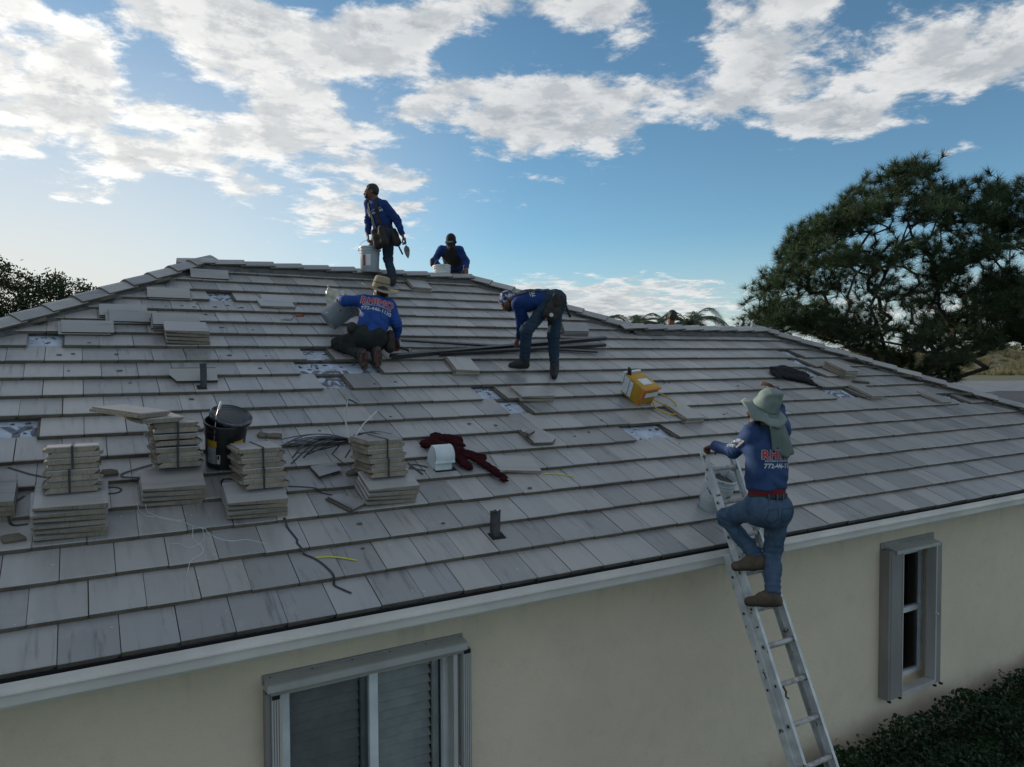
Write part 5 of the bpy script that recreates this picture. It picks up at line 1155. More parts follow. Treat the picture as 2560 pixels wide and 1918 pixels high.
# --- shirts, trousers
blue_A = M('shirt_blue_bright', (.018, .072, .285), (.012, .050, .215), rough=.75, scale=9, spec=.25)
blue_E = M('shirt_blue_faded', (.034, .072, .180), (.022, .048, .130), rough=.8, scale=5, spec=.25)
blue_D = M('shirt_blue_dark', (.014, .045, .175), (.010, .032, .13), rough=.8, scale=8, spec=.2)
jean_E = M('jeans_worn', (.085, .132, .20), (.048, .082, .138), rough=.9, scale=7, detail=8, bump=.3, bscale=120, speck=(5, .62, (.16, .185, .205)), spec=.15)
jean_D = M('jeans_dark', (.022, .042, .070), (.036, .058, .082), rough=.9, scale=6, bump=.3, bscale=120, spec=.15)
trou_C = M('trousers_charcoal', (.020, .023, .024), (.034, .037, .036), rough=.9, scale=8, bump=.3, bscale=90, spec=.15)
boot_br = M('boot_brown', (.115, .082, .052), (.075, .054, .036), rough=.8, scale=14)
boot_bk = M('boot_black', (.013, .012, .012), (.024, .022, .021), rough=.7, scale=14)
leather = M('leather_pouch', (.028, .019, .015), (.015, .011, .009), rough=.75, scale=12, bump=.3)
belt_m = M('belt_black', (.010, .010, .010), rough=.6)
def pouch(parent, c, up, out, w, h, d, name='tool_pouch', m=leather):
    up = nrm(up); out = nrm(np.array(out)-up*(np.array(out)@up)); sd = np.cross(up, out); c = np.array(c, float); s = SDF(.009)
    for a in (-1, 1): s.limb(c+sd*a*(w/2-d/2)+up*(h/2-.02), c+sd*a*(w/2-d/2)*.85-up*(h/2-d*.6), d*.5, d*.62, .03)
    s.limb(c-sd*(w/2-d/2)*.9-up*h*.2, c+sd*(w/2-d/2)*.9-up*h*.2, d*.6, d*.6, .04); s.limb(c-sd*(w/2-d/2)+up*h*.15, c+sd*(w/2-d/2)+up*h*.15, d*.5, d*.5, .04)
    return np_mesh(name, [s.mesh(fold=.004, seed=8, freq=50)], m, parent)

# === man on the ladder
sh = np.array([-.042, -.06, 0.])
JE = dict(head=(4.775,-.458,4.205), pelv=(4.800,-.495,3.464), shL=(4.668,-.445,4.030), shR=(5.02,-.455,4.035), elL=(4.700,-.225,3.855), wrL=(4.742,.03,3.875), elR=(5.21,-.255,4.175), wrR=(5.062,-.335,4.375), hpL=(4.715,-.486,3.421), hpR=(4.905,-.506,3.412), knL=(4.735,-.124,3.277), knR=(4.950,-.430,3.046), hdR=(4.942,-.350,4.43))
JE = {k: np.array(v)+sh for k, v in JE.items()}
JE.update(hdL=np.array((4.735, .125, 3.825)), anL=np.array((4.802, -.432, 2.972)), toL=np.array((4.805, -.25, 2.885)), anR=np.array((4.82, -.565, 2.700)), toR=np.array((4.80, -.40, 2.62)))
pE, J, P, Rm, bv, bt = person('man in faded blue shirt and jeans climbing the ladder, one hand on his sun hat', JE, (4.8, -.5, 2.6), (-.55, .80, .05), (.06, -.08, 1), blue_E, jean_E, boot_br, hem=-.115, beard=True, girth=1.1, palms=[(0, .2, -1), (-.35, .2, -.9)], thumbs=[(1, 0, .1), (-.2, -1, 0)], curls=(1.25, .55), footn=[(-.15, -.05, 1), (-.10, -.05, 1), (-.80, .60, -.10), (-.76, .65, -.06)], foot_len=.03, fold=(.010, .010))
view = nrm((.30, .92, -.12))
shirt_print(J, bv, pE, Vector(lerp(J['pelv'], J['neck'], .555)+J['sd']*.05), .80, view, J['sp'], PRINT)
T0 = Matrix.Translation(Vector(lerp(J['pelv'], J['neck'], .64)+J['sd']*.035))
gab = [Vector(lerp(J['pelv'], J['neck'], .555)+J['sd']*.05+J['sp']*.115+J['sd']*q[0]+J['sp']*q[1]) for q in ((-.10, -.0), (-.03, .055), (.04, .01))]
pj = projector(bv, view); MB().strip([pj(p) for i in range(2) for p in [gab[i].lerp(gab[i+1], q/5) for q in range(6)]], .009, .001, tuple(-view)).build('shirt_print', belt_m, pE)
# red underwear waistband, belt with loops
s = SDF(.009); wa = J['pelv']+J['sp']*.075; s.limb(wa-J['sp']*.015, wa+J['sp']*.05, .165, .165, .01, flat=(J['fr'], 1.31), e0=True, e1=True); np_mesh('undershirt', [s.mesh()], M('red_cloth', (.15, .008, .014), rough=.9), pE)
s = SDF(.008); wb = J['pelv']+J['sp']*.052; s.limb(wb-J['sp']*.022, wb+J['sp']*.018, .171, .170, .01, flat=(J['fr'], 1.30), e0=True, e1=True); blt = np_mesh('belt', [s.mesh()], belt_m, pE)
for q in (-.10, -.035, .035, .10):
    c = J['pelv']+J['sp']*.050+J['sd']*q; MB().strip([Vector(c+J['sp']*z-J['fr']*(.131*math.sqrt(max(0, 1-(q/.171)**2))+.006)) for z in (-.03, .03)], .011, .004, tuple(-J['fr'])).build('belt_loop', jean_E, pE)
# stitched hip pockets
stitch = M('denim_seam', (.022, .040, .075), rough=.9)
for q, c0 in ((-1, 'hpL'), (1, 'hpR')):
    cc = J['pelv']+J['sd']*q*.075-J['sp']*.09; pts = [(-.055, .05), (-.055, -.03), (0, -.065), (.055, -.03), (.055, .05), (-.055, .05)]
    pjt = projector(bt, J['fr'], .003); L = []
    for i in range(5):
        for u in range(5): a_ = lerp(pts[i], pts[i+1], u/5); L.append(pjt(Vector(cc+J['sd']*a_[0]+J['sp']*a_[1])))
    MB().strip(L+[L[0]], .004, .001, tuple(-J['fr'])).build('pocket_seam', stitch, pE)
# sleeve print: white patch and two short lines
al = nrm(J['wrL']-J['elL']); vv_ = nrm((.45, .80, -.35)); cpos = lerp(J['elL'], J['wrL'], .15); upv = nrm(np.cross(vv_, al)); upv = upv*np.sign(upv[2])
pjs = projector(bv, vv_, .003)
q4 = [Vector(cpos+al*a+upv*b) for a, b in ((-.03, -.012), (-.004, -.012), (-.004, .026), (-.03, .026))]
MB().add([tuple(pjs(p)) for p in q4], [(0, 1, 2, 3)]).build('sleeve_patch', wht_t, pE)
for r_i, (txt, up0) in enumerate((('ROOFING', .008), ('RHINO', -.022))):
    x = Vector(-al); y = Vector(upv); z = x.cross(y); text_mesh(txt, .024, Matrix.Translation(Vector(cpos+al*.05+upv*up0)) @ Matrix((x, y, z)).transposed().to_4x4(), 'shirt_print', wht_t, pE, bold=.0008, proj=pjs, sub=1)
# sun hat with neck flap
hat_m = M('sun_hat', (.235, .285, .265), (.175, .215, .20), rough=.9, scale=6, speck=(5, .70, (.12, .10, .075)), spec=.15)
hu_ = nrm((.05, -.50, .86)); hc = np.array(P(0, -.030, .040)); hr = nrm(np.cross((-.55, .8, 0), hu_)); hfw = np.cross(hu_, hr)
ht = thing('sun_hat', tuple(hc), 'pale green sun hat with neck flap held by the man on the ladder', 'hat')
s = SDF(.008); s.limb(hc, hc+hu_*.06, .112, .098, .03); s.ell(hc+hu_*.115, (.09, .09, .04), .03); np_mesh('crown', [s.mesh(fold=.005, seed=5, freq=40, clip=[(hc-hu_*.012, -hu_)])], hat_m, ht)
vs = []; fs = []; n = 40
for j, rr in enumerate((.104, .125, .15, .175, .195)):
    for k in range(n):
        a = 6.28319*k/n; e_ = (rr-.09)/.1; dz = -.050*e_**1.3-.020*math.sin(2*a+.6)*e_-.014*math.sin(5*a)*e_**2-.008*math.sin(9*a+1)*e_**2
        vs.append(tuple(hc+hr*math.cos(a)*rr+hfw*math.sin(a)*rr+hu_*(dz-.004)))
for j in range(4):
    for k in range(n): fs.append((j*n+k, (j+1)*n+k, (j+1)*n+(k+1) % n, j*n+(k+1) % n))
def solid(o, th): md = o.modifiers.new('thick', 'SOLIDIFY'); md.thickness = th; md.offset = 0; return o
solid(MB().add(vs, fs).build('brim', hat_m, ht, smooth=True), .004)
vs = []; fs = []; nu, nv = 18, 12
for j in range(nv+1):
    tt = j/nv
    for k in range(nu+1):
        a = math.pi*(1.0+ .10+.80*k/nu); spread = 1+.25*tt; rad = .118+.125*tt-.03*tt*tt; drop = -.01-.33*tt*(1-.20*abs(2*k/nu-1)**2)
        wv = .012*math.sin(k*1.25+tt*2)*tt
        p = hc+hr*math.cos(a)*(rad*spread+wv)+hfw*math.sin(a)*(rad+wv)*(.95+.05*tt)+np.array((0, 0, drop))+hr*.13*tt
        vs.append(tuple(p))
for j in range(nv):
    for k in range(nu): fs.append((j*(nu+1)+k, j*(nu+1)+k+1, (j+1)*(nu+1)+k+1, (j+1)*(nu+1)+k))
solid(MB().add(vs, fs).build('neck_flap', M('sun_hat_flap', (.165, .20, .185), (.13, .16, .145), rough=.9, scale=6, spec=.15), ht, smooth=True), .004)
MB().tube([tuple(hc+hr*.02-hfw*.112+hu_*.0), tuple(hc+hr*.01-hfw*.125-hu_*.05), tuple(hc-hr*.015-hfw*.135-hu_*.10)], .005, 6).build('cord', belt_m, ht)

# === bent man with bandana
JD = dict(head=(4.576,3.327,5.354), pelv=(5.068,3.100,5.376), shL=(4.610,3.117,5.302), shR=(4.775,3.399,5.360), elL=(4.716,3.224,5.085), wrL=(4.799,3.423,4.898), elR=(4.932,3.493,5.122), wrR=(4.919,3.515,4.896), hpL=(4.994,3.024,5.299), hpR=(5.172,3.130,5.322), knL=(4.696,3.069,4.980), anL=(4.734,3.182,4.600), toL=(4.554,3.228,4.56), knR=(5.093,3.067,4.926), anR=(5.113,3.073,4.525), toR=(5.004,2.926,4.43), hdL=(4.802,3.488,4.830), hdR=(4.909,3.518,4.834))
pD, J, P, Rm, bv, bt = person('bearded man with patterned bandana and jeans bent over the black metal strips', JD, (4.95, 3.12, 4.45), (-.62, .12, -.70), (-.55, .35, .72), blue_D, jean_D, boot_bk, hem=.0, beard=True, hair=False, palms=[(.3, -.2, -1), (.3, -.2, -1)], thumbs=[(-1, 0, 0), (-1, 0, 0)], curls=(1.15, 1.15), footn=[tuple(RN), tuple(RN), (-1, .25, 0), (-.45, -.75, -.35)], fold=(.009, .010))
s = SDF(.007); s.ell(P(0, -.014, .034), (.084, .104, .088), .02, Rm); s.limb(P(0, -.10, .0), P(.02, -.14, -.05), .03, .012, .03); s.ell(P(0, .10, -.055), (.1, .10, .075), 0, Rm, sub=True)
band_m = M('bandana', (.46, .48, .55), (.035, .04, .12), rough=.9, scale=13, detail=3, lo=.46, hi=.54)
np_mesh('bandana', [s.mesh(fold=.004, seed=3, freq=60)], band_m, pD)
pouch(pD, J['hpL']+J['fr']*.02-np.array((.06, .15, .085)), (.45, -.1, .85), (-.2, -1, 0), .17, .20, .07)
pouch(pD, J['hpL']-np.array((-.02, .15, -.03)), (.25, -.1, .9), (-.1, -1, 0), .14, .18, .065)
MB(frame(Vector(J['hpL']-np.array((.095, .20, .14))), z=(-.2, -1, .1))).lathe([(.0001, .012), (.024, .012), (.026, .0), (.024, -.01)], 16).build('tape_measure', wht_t, pD)
s = SDF(.008); s.limb(J['pelv']+J['sp']*.02, J['pelv']+J['sp']*.07, .168, .168, .01, flat=(J['fr'], 1.34), e0=True, e1=True); np_mesh('tool_belt', [s.mesh()], leather, pD)
ham = thing('hammer', tuple(J['hpR']), 'hammer hanging by its dark handle from the bent man belt', 'hammer')
MB().tube([tuple(J['hpR']+np.array((.10, -.06, .0))), tuple(J['hpR']+np.array((.155, -.09, -.17)))], [.013, .016], 8).build('handle', boot_bk, ham, smooth=True)
MB().box((-.05, -.012, -.012), (.03, .012, .012), frame(Vector(J['hpR']+np.array((.096, -.06, .01))), x=(1, .2, .2))).build('hammer_head', steel, ham)
for q in (-.07, .07): drape_strip([J['pelv']-J['fr']*.13+J['sd']*q*.9, lerp(J['pelv'], J['neck'], .5)-J['fr']*.16+J['sd']*q, J['neck']-J['fr']*.08+J['sd']*q*1.1], bv, .045, .006, M('suspender_olive', (.035, .042, .036), rough=.9), 'suspender', pD)
shirt_print(J, bv, pD, Vector(lerp(J['pelv'], J['neck'], .62)), .8, J['fr'], J['sp'], PRINT[2:])

# === kneeling man with straw hat
JC = dict(head=(3.070,3.715,5.410), pelv=(2.862,3.499,4.921), shL=(2.850,3.706,5.318), shR=(3.144,3.592,5.262), elL=(2.640,3.772,5.315), wrL=(2.672,4.00,5.370), elR=(3.185,3.497,5.045), wrR=(3.234,3.616,4.853), hpL=(2.785,3.504,4.893), hpR=(2.938,3.480,4.880), knL=(2.571,3.790,4.815), anL=(2.707,3.360,4.685), toL=(2.734,3.293,4.55), knR=(3.053,3.775,4.830), anR=(2.882,3.385,4.715), toR=(2.874,3.305,4.59), hdL=(2.685,4.075,5.372), hdR=(3.259,3.669,4.795))
pC, J, P, Rm, bv, bt = person('man in bright blue shirt and straw hat kneeling with his back turned', JC, (2.85, 3.5, 4.65), (.10, .88, -.30), (.08, .25, .95), blue_A, trou_C, boot_bk, hem=.045, palms=[(0, -.2, -1), (-.2, .3, -.8)], thumbs=[(1, 0, 0), (-1, 0, 0)], curls=(1.1, 1.0), footn=[(0, .96, .10), (0, .96, .10), (.05, -.12, -.95), (-.03, -.12, -.95)], sole=M('sole_tread', (.10, .045, .035), (.012, .011, .011), rough=.85, scale=22, lo=.5, hi=.56), girth=1.04, foot_len=-.03)
view = nrm((.15, .93, -.30))
shirt_print(J, bv, pC, Vector(lerp(J['pelv'], J['neck'], .74)+J['sd']*.0), .95, view, J['sp'], PRINT)
straw = M('straw', (.36, .29, .195), (.28, .22, .14), rough=.85, scale=60, stretch=(1, 1, 4)); 
su = nrm((.15, -.24, 1)); sx_ = nrm((1, -.1, 0)); ST = frame(Vector(np.array(P(0, 0, .045)))+Vector((0, 0, .02)), x=sx_, z=su)
stt = thing('straw_hat', tuple(ST.translation), 'wide brimmed straw hat on the kneeling man', 'hat')
MB(ST).lathe([(.104, 0), (.104, .03), (.099, .08), (.090, .125), (.078, .145), (.05, .150), (.0001, .145)], 36).build('crown', straw, stt, smooth=True)
vs = []; fs = []; n = 44
for rr in (.10, .135, .17, .205, .228):
    for k in range(n): a = 6.28319*k/n; e = ((rr-.09)/.12); vs.append((rr*math.cos(a), rr*math.sin(a), .002-.012*e+.030*e*e*math.cos(2*a)*.5+.008*e*e))
for j in range(4):
    for k in range(n): fs.append((j*n+k, (j+1)*n+k, (j+1)*n+(k+1) % n, j*n+(k+1) % n))
solid(MB(ST).add(vs, fs).build('brim', straw, stt, smooth=True), .006)
MB(ST).tube([((.1015+.0015*(k % 2))*math.cos(6.28319*k/60), (.1015+.0015*(k % 2))*math.sin(6.28319*k/60), .07+.006*(k % 2)) for k in range(61)], .0035, 5, cap=False).build('hat_band', belt_m, stt)
pouch(pC, J['hpR']+np.array((.16, .02, -.05)), (.15, .1, .95), (1, -.5, 0), .15, .24, .085); pouch(pC, J['hpL']+np.array((-.13, .03, .10)), (0, 0, 1), (-1, -.4, 0), .09, .10, .06)
s = SDF(.008); s.limb(J['pelv']+J['sp']*.0, J['pelv']+J['sp']*.035, .150, .150, .01, flat=(J['fr'], 1.30), e0=True, e1=True); np_mesh('tool_belt', [s.mesh()], leather, pC)
hm = thing('hand_hammer', tuple(J['hdR']), 'tool gripped in the kneeling man right hand', 'hammer')
MB().tube([tuple(J['hdR']+np.array((.0, .0, -.01))), tuple(J['hdR']+np.array((.16, .02, -.065)))], .012, 8).build('handle', boot_bk, hm, smooth=True); MB().box((-.02, -.012, -.04), (.02, .012, .04), Matrix.Translation(Vector(J['hdR']+np.array((.165, .02, -.068))))).build('hammer_head', steel, hm)

# === man standing on the ridge
JA = dict(head=(3.815,6.101,7.158), pelv=(3.986,6.000,6.544), shL=(3.815,6.212,6.990), shR=(3.965,5.948,6.950), elL=(3.816,6.224,6.740), wrL=(3.789,6.208,6.545), elR=(4.102,5.800,6.720), wrR=(4.170,5.752,6.487), hpL=(3.967,6.103,6.534), hpR=(4.020,5.955,6.504), knL=(3.905,6.420,6.291), anL=(3.845,6.250,6.04), toL=(3.801,6.338,5.95), knR=(4.078,6.117,6.179), anR=(4.068,5.901,5.84), toR=(4.073,6.013,5.791), hdL=(3.790,6.200,6.475), hdR=(4.194,5.735,6.42))
pA, J, P, Rm, bv, bt = person('man with tool belt standing on the ridge with a bucket and a trowel', JA, (3.98, 5.98, 5.8), (-.86, .45, -.10), (-.10, .1, 1), blue_D, jean_D, boot_bk, hem=-.03, palms=[(1, 0, -.2), (-.9, .4, 0)], thumbs=[(-.4, .9, 0), (.4, .9, 0)], curls=(1.2, 1.1), footn=[tuple(RN), tuple(RN), (-.55, .83, 0), (.1, .9, .2)], girth=.95)
pouch(pA, J['pelv']-J['fr']*.17-J['sp']*.10+J['sd']*.02, J['sp'], -J['fr'], .25, .29, .10); pouch(pA, J['pelv']+J['sd']*.16-J['sp']*.14, J['sp'], J['sd'], .13, .26, .08)
s = SDF(.008); s.limb(J['pelv']+J['sp']*.03, J['pelv']+J['sp']*.085, .156, .156, .01, flat=(J['fr'], 1.32), e0=True, e1=True); np_mesh('tool_belt', [s.mesh()], leather, pA)
for q in (-.06, .07): drape_strip([J['pelv']-J['fr']*.13+J['sd']*q*.9+J['sp']*.08, lerp(J['pelv'], J['neck'], .6)-J['fr']*.16+J['sd']*q*1.1, J['neck']-J['fr']*.07+J['sd']*q*1.25], bv, .05, .008, MATS['suspender_olive'] if q < 0 else leather, 'suspender', pA)
shirt_print(J, bv, pA, Vector(lerp(J['pelv'], J['neck'], .72)), .8, J['fr'], J['sp'], PRINT[2:])
s = SDF(.007); s.ell(P(0, .062, -.062), (.058, .05, .042), .02, Rm); np_mesh('face_mask', [s.mesh(fold=.003, seed=3, freq=60)], leather, pA)
MB().tube([tuple(J['hpR']+J['sd']*.10-J['sp']*.06), tuple(J['hpR']+J['sd']*.16-J['sp']*.36)], .013, 8).build('hammer_handle', boot_bk, pA, smooth=True)
trw = thing('trowel', tuple(J['hdR']), 'leaf shaped trowel hanging from the ridge worker right hand', 'trowel'); hd = J['hdR']
TT = frame(Vector(hd+np.array((.012, -.01, -.03))), x=(.16, -.02, -1), z=camo.location-Vector(hd))
MB(TT).tube([(-.06, 0, 0), (.03, 0, 0)], .013, 8).build('handle', leather, trw, smooth=True)
MB(TT).add([(.05, 0, -.004), (.09, -.038, 0), (.13, -.044, 0), (.20, -.030, 0), (.25, -.006, 0), (.25, .006, 0), (.20, .030, 0), (.13, .044, 0), (.09, .038, 0), (.05, 0, .004)]+[(x, y, .004) for x, y in ((.09, -.038), (.13, -.044), (.20, -.030), (.25, -.006), (.25, .006), (.20, .030), (.13, .044), (.09, .038))], [(0, 8, 7, 6, 5, 4, 3, 2, 1), (9, 10, 11, 12, 13, 14, 15, 16, 17), (1, 2, 11, 10), (2, 3, 12, 11), (3, 4, 13, 12), (4, 5, 14, 13), (5, 6, 15, 14), (6, 7, 16, 15), (7, 8, 17, 16), (0, 1, 10, 9), (8, 0, 9, 17)]).build('blade', steel, trw)
MB(TT).tube([(.03, 0, 0), (.05, 0, .004), (.10, 0, .004)], .006, 6).build('tang', steel, trw)

# === man crouching behind the ridge
JB = dict(head=(5.44,6.73,6.63), pelv=(5.763,7.243,6.181), shL=(5.690,6.900,6.520), shR=(5.405,7.065,6.520), elL=(5.758,6.788,6.300), wrL=(5.668,6.605,6.165), elR=(5.290,7.10,6.330), wrR=(5.36,6.90,6.18), hpL=(5.801,7.160,6.104), hpR=(5.660,7.242,6.105), knL=(5.66,6.86,5.78), anL=(5.83,7.25,5.66), toL=(5.874,7.36,5.60), knR=(5.47,6.97,5.75), anR=(5.65,7.33,5.62), toR=(5.688,7.43,5.58), hdL=(5.636,6.550,6.10), hdR=(5.37,6.84,6.13))
pB, J, P, Rm, bv, bt = person('man in dark vest and black cap crouching behind the ridge, facing the camera', JB, (5.7, 7.1, 5.65), (-.36, -.60, -.72), (-.32, -.55, .75), blue_D, trou_C, boot_bk, hem=.0, beard=True, palms=[(-.3, 0, -1), (0, 0, -1)], thumbs=[(-1, 0, 0), (1, 0, 0)], curls=(1., 1.), footn=[(0, .42, .9), (0, .42, .9), (.3, .8, -.3), (.3, .8, -.3)])
vest = M('vest_black', (.010, .010, .012), rough=.85)
s = SDF(.010); c1 = lerp(J['pelv'], J['neck'], .2); c2 = lerp(J['pelv'], J['neck'], .72); s.limb(c1, c2, .165, .178, .05, flat=(J['fr'], 1.32)); s.limb(c2, J['neck']-J['sp']*.03, .13, .075, .05); np_mesh('vest', [s.mesh(fold=.004, seed=1, freq=30)], vest, pB)
glove = SDF(.006); glove.limb(J['elR']-np.array((.02, .0, .0)), J['elR']-np.array((.03, .02, .06)), .055, .05, .03); np_mesh('elbow_pad', [glove.mesh()], leather, pB)
def cap(P, Rm, parent_label, owner_pos, txt=None, back=False):
    c = thing('cap', tuple(P(0, 0, .05)), parent_label, 'cap'); s = SDF(.007); s.ell(P(0, -.012, .035), (.086, .104, .092), .02, Rm)
    r, f, u = Rm[:, 0], Rm[:, 1], Rm[:, 2]; s2 = s.mesh(clip=[(P(0, 0, .022), -u)]); np_mesh('crown', [s2], vest, c)
    sg = -1 if back else 1; vs = []; fs = []
    for j in range(5):
        for k in range(9):
            a = math.pi*(k/8-.5)*.9; rr = .085+.075*j/4*math.cos(a*.9); vs.append(tuple(P(math.sin(a)*(.078+.006*j), sg*(math.cos(a)*rr), .026-.020*(j/4)+.02*math.cos(a)*0-.012*abs(math.sin(a))*j/4)))
    for j in range(4):
        for k in range(8): fs.append((j*9+k, j*9+k+1, (j+1)*9+k+1, (j+1)*9+k))
    solid(MB().add(vs, fs).build('bill', vest, c, smooth=True), .004)
    return c
cB = cap(P, Rm, 'black cap with white lettering on the man behind the ridge', None)
r, f, u = Rm[:, 0], Rm[:, 1], Rm[:, 2]
text_mesh('NAVY', .036, Matrix.Translation(Vector(P(0, .106, .052))) @ Matrix((Vector(-r), Vector(nrm(u*.8-f*.6)), Vector(nrm(f*.8+u*.6)))).transposed().to_4x4(), 'cap_lettering', wht_t, cB, bold=.0008)

# === man behind the lower ridge, only his head in view
bx_, by_ = 9.45, 5.68; bz = H0+YL*TS-(by_-YL)*TS
o = np.array((bx_, by_, bz))
JF = dict(head=o+(0, 0, .90), pelv=o+(.05, .12, .22), shL=o+(-.15, .16, .66), shR=o+(.17, .0, .66), elL=o+(-.22, .36, .32), wrL=o+(-.14, .52, .22), elR=o+(.26, .16, .30), wrR=o+(.24, .38, .18), hpL=o+(-.05, .17, .13), hpR=o+(.13, .08, .13), knL=o+(-.12, .52, .17), anL=o+(-.10, .72, -.24), toL=o+(-.10, .85, -.3), knR=o+(.16, .44, .20), anR=o+(.18, .66, -.2), toR=o+(.18, .8, -.28), hdL=o+(-.10, .60, .18), hdR=o+(.24, .47, .14))
pF, J, P, Rm, bv, bt = person('man behind the lower ridge with only his black capped head in view', JF, tuple(o), (.45, .85, -.1), (0, 0, 1), blue_D, trou_C, boot_bk, palms=[(0, 0, -1), (0, 0, -1)], thumbs=[(1, 0, 0), (-1, 0, 0)], curls=(.9, .9), footn=[(0, SN, CS), (0, SN, CS), (0, 1, -.4), (0, 1, -.4)])
cap(P, Rm, 'black cap on the man behind the lower ridge', None)
# ------------------------------------------------------------------ vegetation and surroundings
bark = M('bark', (.060, .048, .040), (.030, .025, .022), rough=.95, scale=6, stretch=(3, 3, .6), bump=.6, bscale=20)
def leaf_mat(name, c1, c2, trans=.25, scale=1.5, tcol=None):
    m = bpy.data.materials.new(name); m.use_nodes = True; t = m.node_tree; b = t.nodes['Principled BSDF']; q = NG(t)
    n = q.noise(q.n('ShaderNodeTexCoord').outputs['Object'], scale, 4, .6); r = q.n('ShaderNodeAttribute', attribute_name='rnd').outputs['Fac']
    c = q.mix(q.m('MULTIPLY', q.m('ADD', q.ramp(n, .3, .7), r), .5), c1, c2)
    t.links.new(c, b.inputs['Base Color']); b.inputs['Roughness'].default_value = .55; b.inputs['Specular IOR Level'].default_value = .3
    tr = q.n('ShaderNodeBsdfTranslucent'); t.links.new(c if tcol is None else q.mix(.6, c, tcol), tr.inputs[0]); mx = q.n('ShaderNodeMixShader'); mx.inputs[0].default_value = trans
    t.links.new(b.outputs[0], mx.inputs[1]); t.links.new(tr.outputs[0], mx.inputs[2]); o = t.nodes['Material Output']; t.links.new(mx.outputs[0], o.inputs[0]); return m
needle_m = leaf_mat('pine_needles', (.014, .032, .013), (.075, .115, .048), .22, 1.2)
leaf_d = leaf_mat('leaf_dark', (.020, .034, .014), (.045, .066, .026), .25, .8)
hedge_m = leaf_mat('leaf_hedge', (.010, .028, .010), (.028, .066, .022), .2, 3)
palm_m = leaf_mat('palm_leaf', (.030, .055, .028), (.07, .10, .05), .3, 2)
def face_rnd(o, vals):
    at = o.data.attributes.new('rnd', 'FLOAT', 'FACE'); n = len(o.data.polygons); v = np.resize(np.asarray(vals, np.float32), n); at.data.foreach_set('value', v)
def skeleton(nodes, targets, step, bias=(0, 0, .25), seed=1):
    """grow twigs from existing nodes to every target; returns points, parents"""
    pts = [np.array(p, float) for p, _ in nodes]; par = [q for _, q in nodes]; r = np.random.default_rng(seed)
    base = pts[0]; ends = []
    for tg in sorted(targets, key=lambda t: np.linalg.norm(t-base)):
        A = np.array(pts); d = np.linalg.norm(A-tg, axis=1)+.25*np.maximum(0, A[:, 2]-tg[2]); i = int(np.argmin(d)); cur = i; p = pts[i]; L = np.linalg.norm(tg-p); n = max(1, int(L/step))
        for k in range(1, n+1):
            q = p+(tg-p)*k/n; q = q-np.array((0, 0, .10*L*math.sin(math.pi*k/n)))+(r.normal(size=3)*step*.10 if k < n else 0); pts.append(q); par.append(cur); cur = len(pts)-1
        ends.append(cur)
    return pts, par, ends
def branch_mesh(pts, par, r_tip, r_pow, r_max, sides=5):
    n = len(pts); w = np.zeros(n)
    leaf = np.ones(n, bool)
    for i in range(n):
        if par[i] is not None and par[i] >= 0: leaf[par[i]] = False
    w[leaf] = 1
    for i in range(n-1, -1, -1):
        if par[i] is not None and par[i] >= 0: w[par[i]] += w[i]
    rad = np.minimum(r_tip*np.maximum(w, 1)**r_pow, r_max); V = []; F = []
    for i in range(n):
        j = par[i]
        if j is None or j < 0: continue
        a, b = pts[j], pts[i]; d = b-a; L = np.linalg.norm(d)
        if L < 1e-6: continue
        d /= L; u = np.cross(d, (0, 0, 1) if abs(d[2]) < .9 else (1, 0, 0)); u /= np.linalg.norm(u); v = np.cross(d, u); s = sides if rad[i] > .02 else 3; b0 = len(V)
        ra = min(rad[j], rad[i]*1.6)
        for p, rr in ((a-d*ra*.3, ra), (b, rad[i])):
            for k in range(s): an = 6.2832*k/s; V.append(p+(u*math.cos(an)+v*math.sin(an))*rr)
        for k in range(s): F.append((b0+k, b0+(k+1) % s, b0+s+(k+1) % s, b0+s+k))
    mb = MB(); mb.v = [tuple(p) for p in V]; mb.f = F; mb.mi = [0]*len(F); return mb
def tufts(centers, dirs, n, L, w, r, cone=-.35):
    """needle tufts: n thin blades each, spraying round the twig direction"""
    V = []; m = len(centers); c = np.repeat(np.array(centers), n, 0); d0 = np.repeat(np.array(dirs), n, 0); d = r.normal(size=(m*n, 3)); d /= np.linalg.norm(d, axis=1)[:, None]
    k = (d*d0).sum(1); d = np.where((k < cone)[:, None], d-2*k[:, None]*d0, d); d = d+d0*.45; d /= np.linalg.norm(d, axis=1)[:, None]
    s = np.cross(d, r.normal(size=(m*n, 3))); s /= np.linalg.norm(s, axis=1)[:, None]; Ls = L*r.uniform(.65, 1.1, (m*n, 1)); st = c-d0*r.uniform(0, .6, (m*n, 1))*L*.5
    tip = st+d*Ls-np.array((0, 0, 1))*Ls*.10; V = np.stack([st-s*w/2, st+s*w/2, tip], 1).reshape(-1, 3); F = np.arange(len(V)).reshape(-1, 3); return V, F
cr = np.array(r_); ch = np.array((math.sin(yaw), math.cos(yaw), 0.))     # sideways and away, on the ground
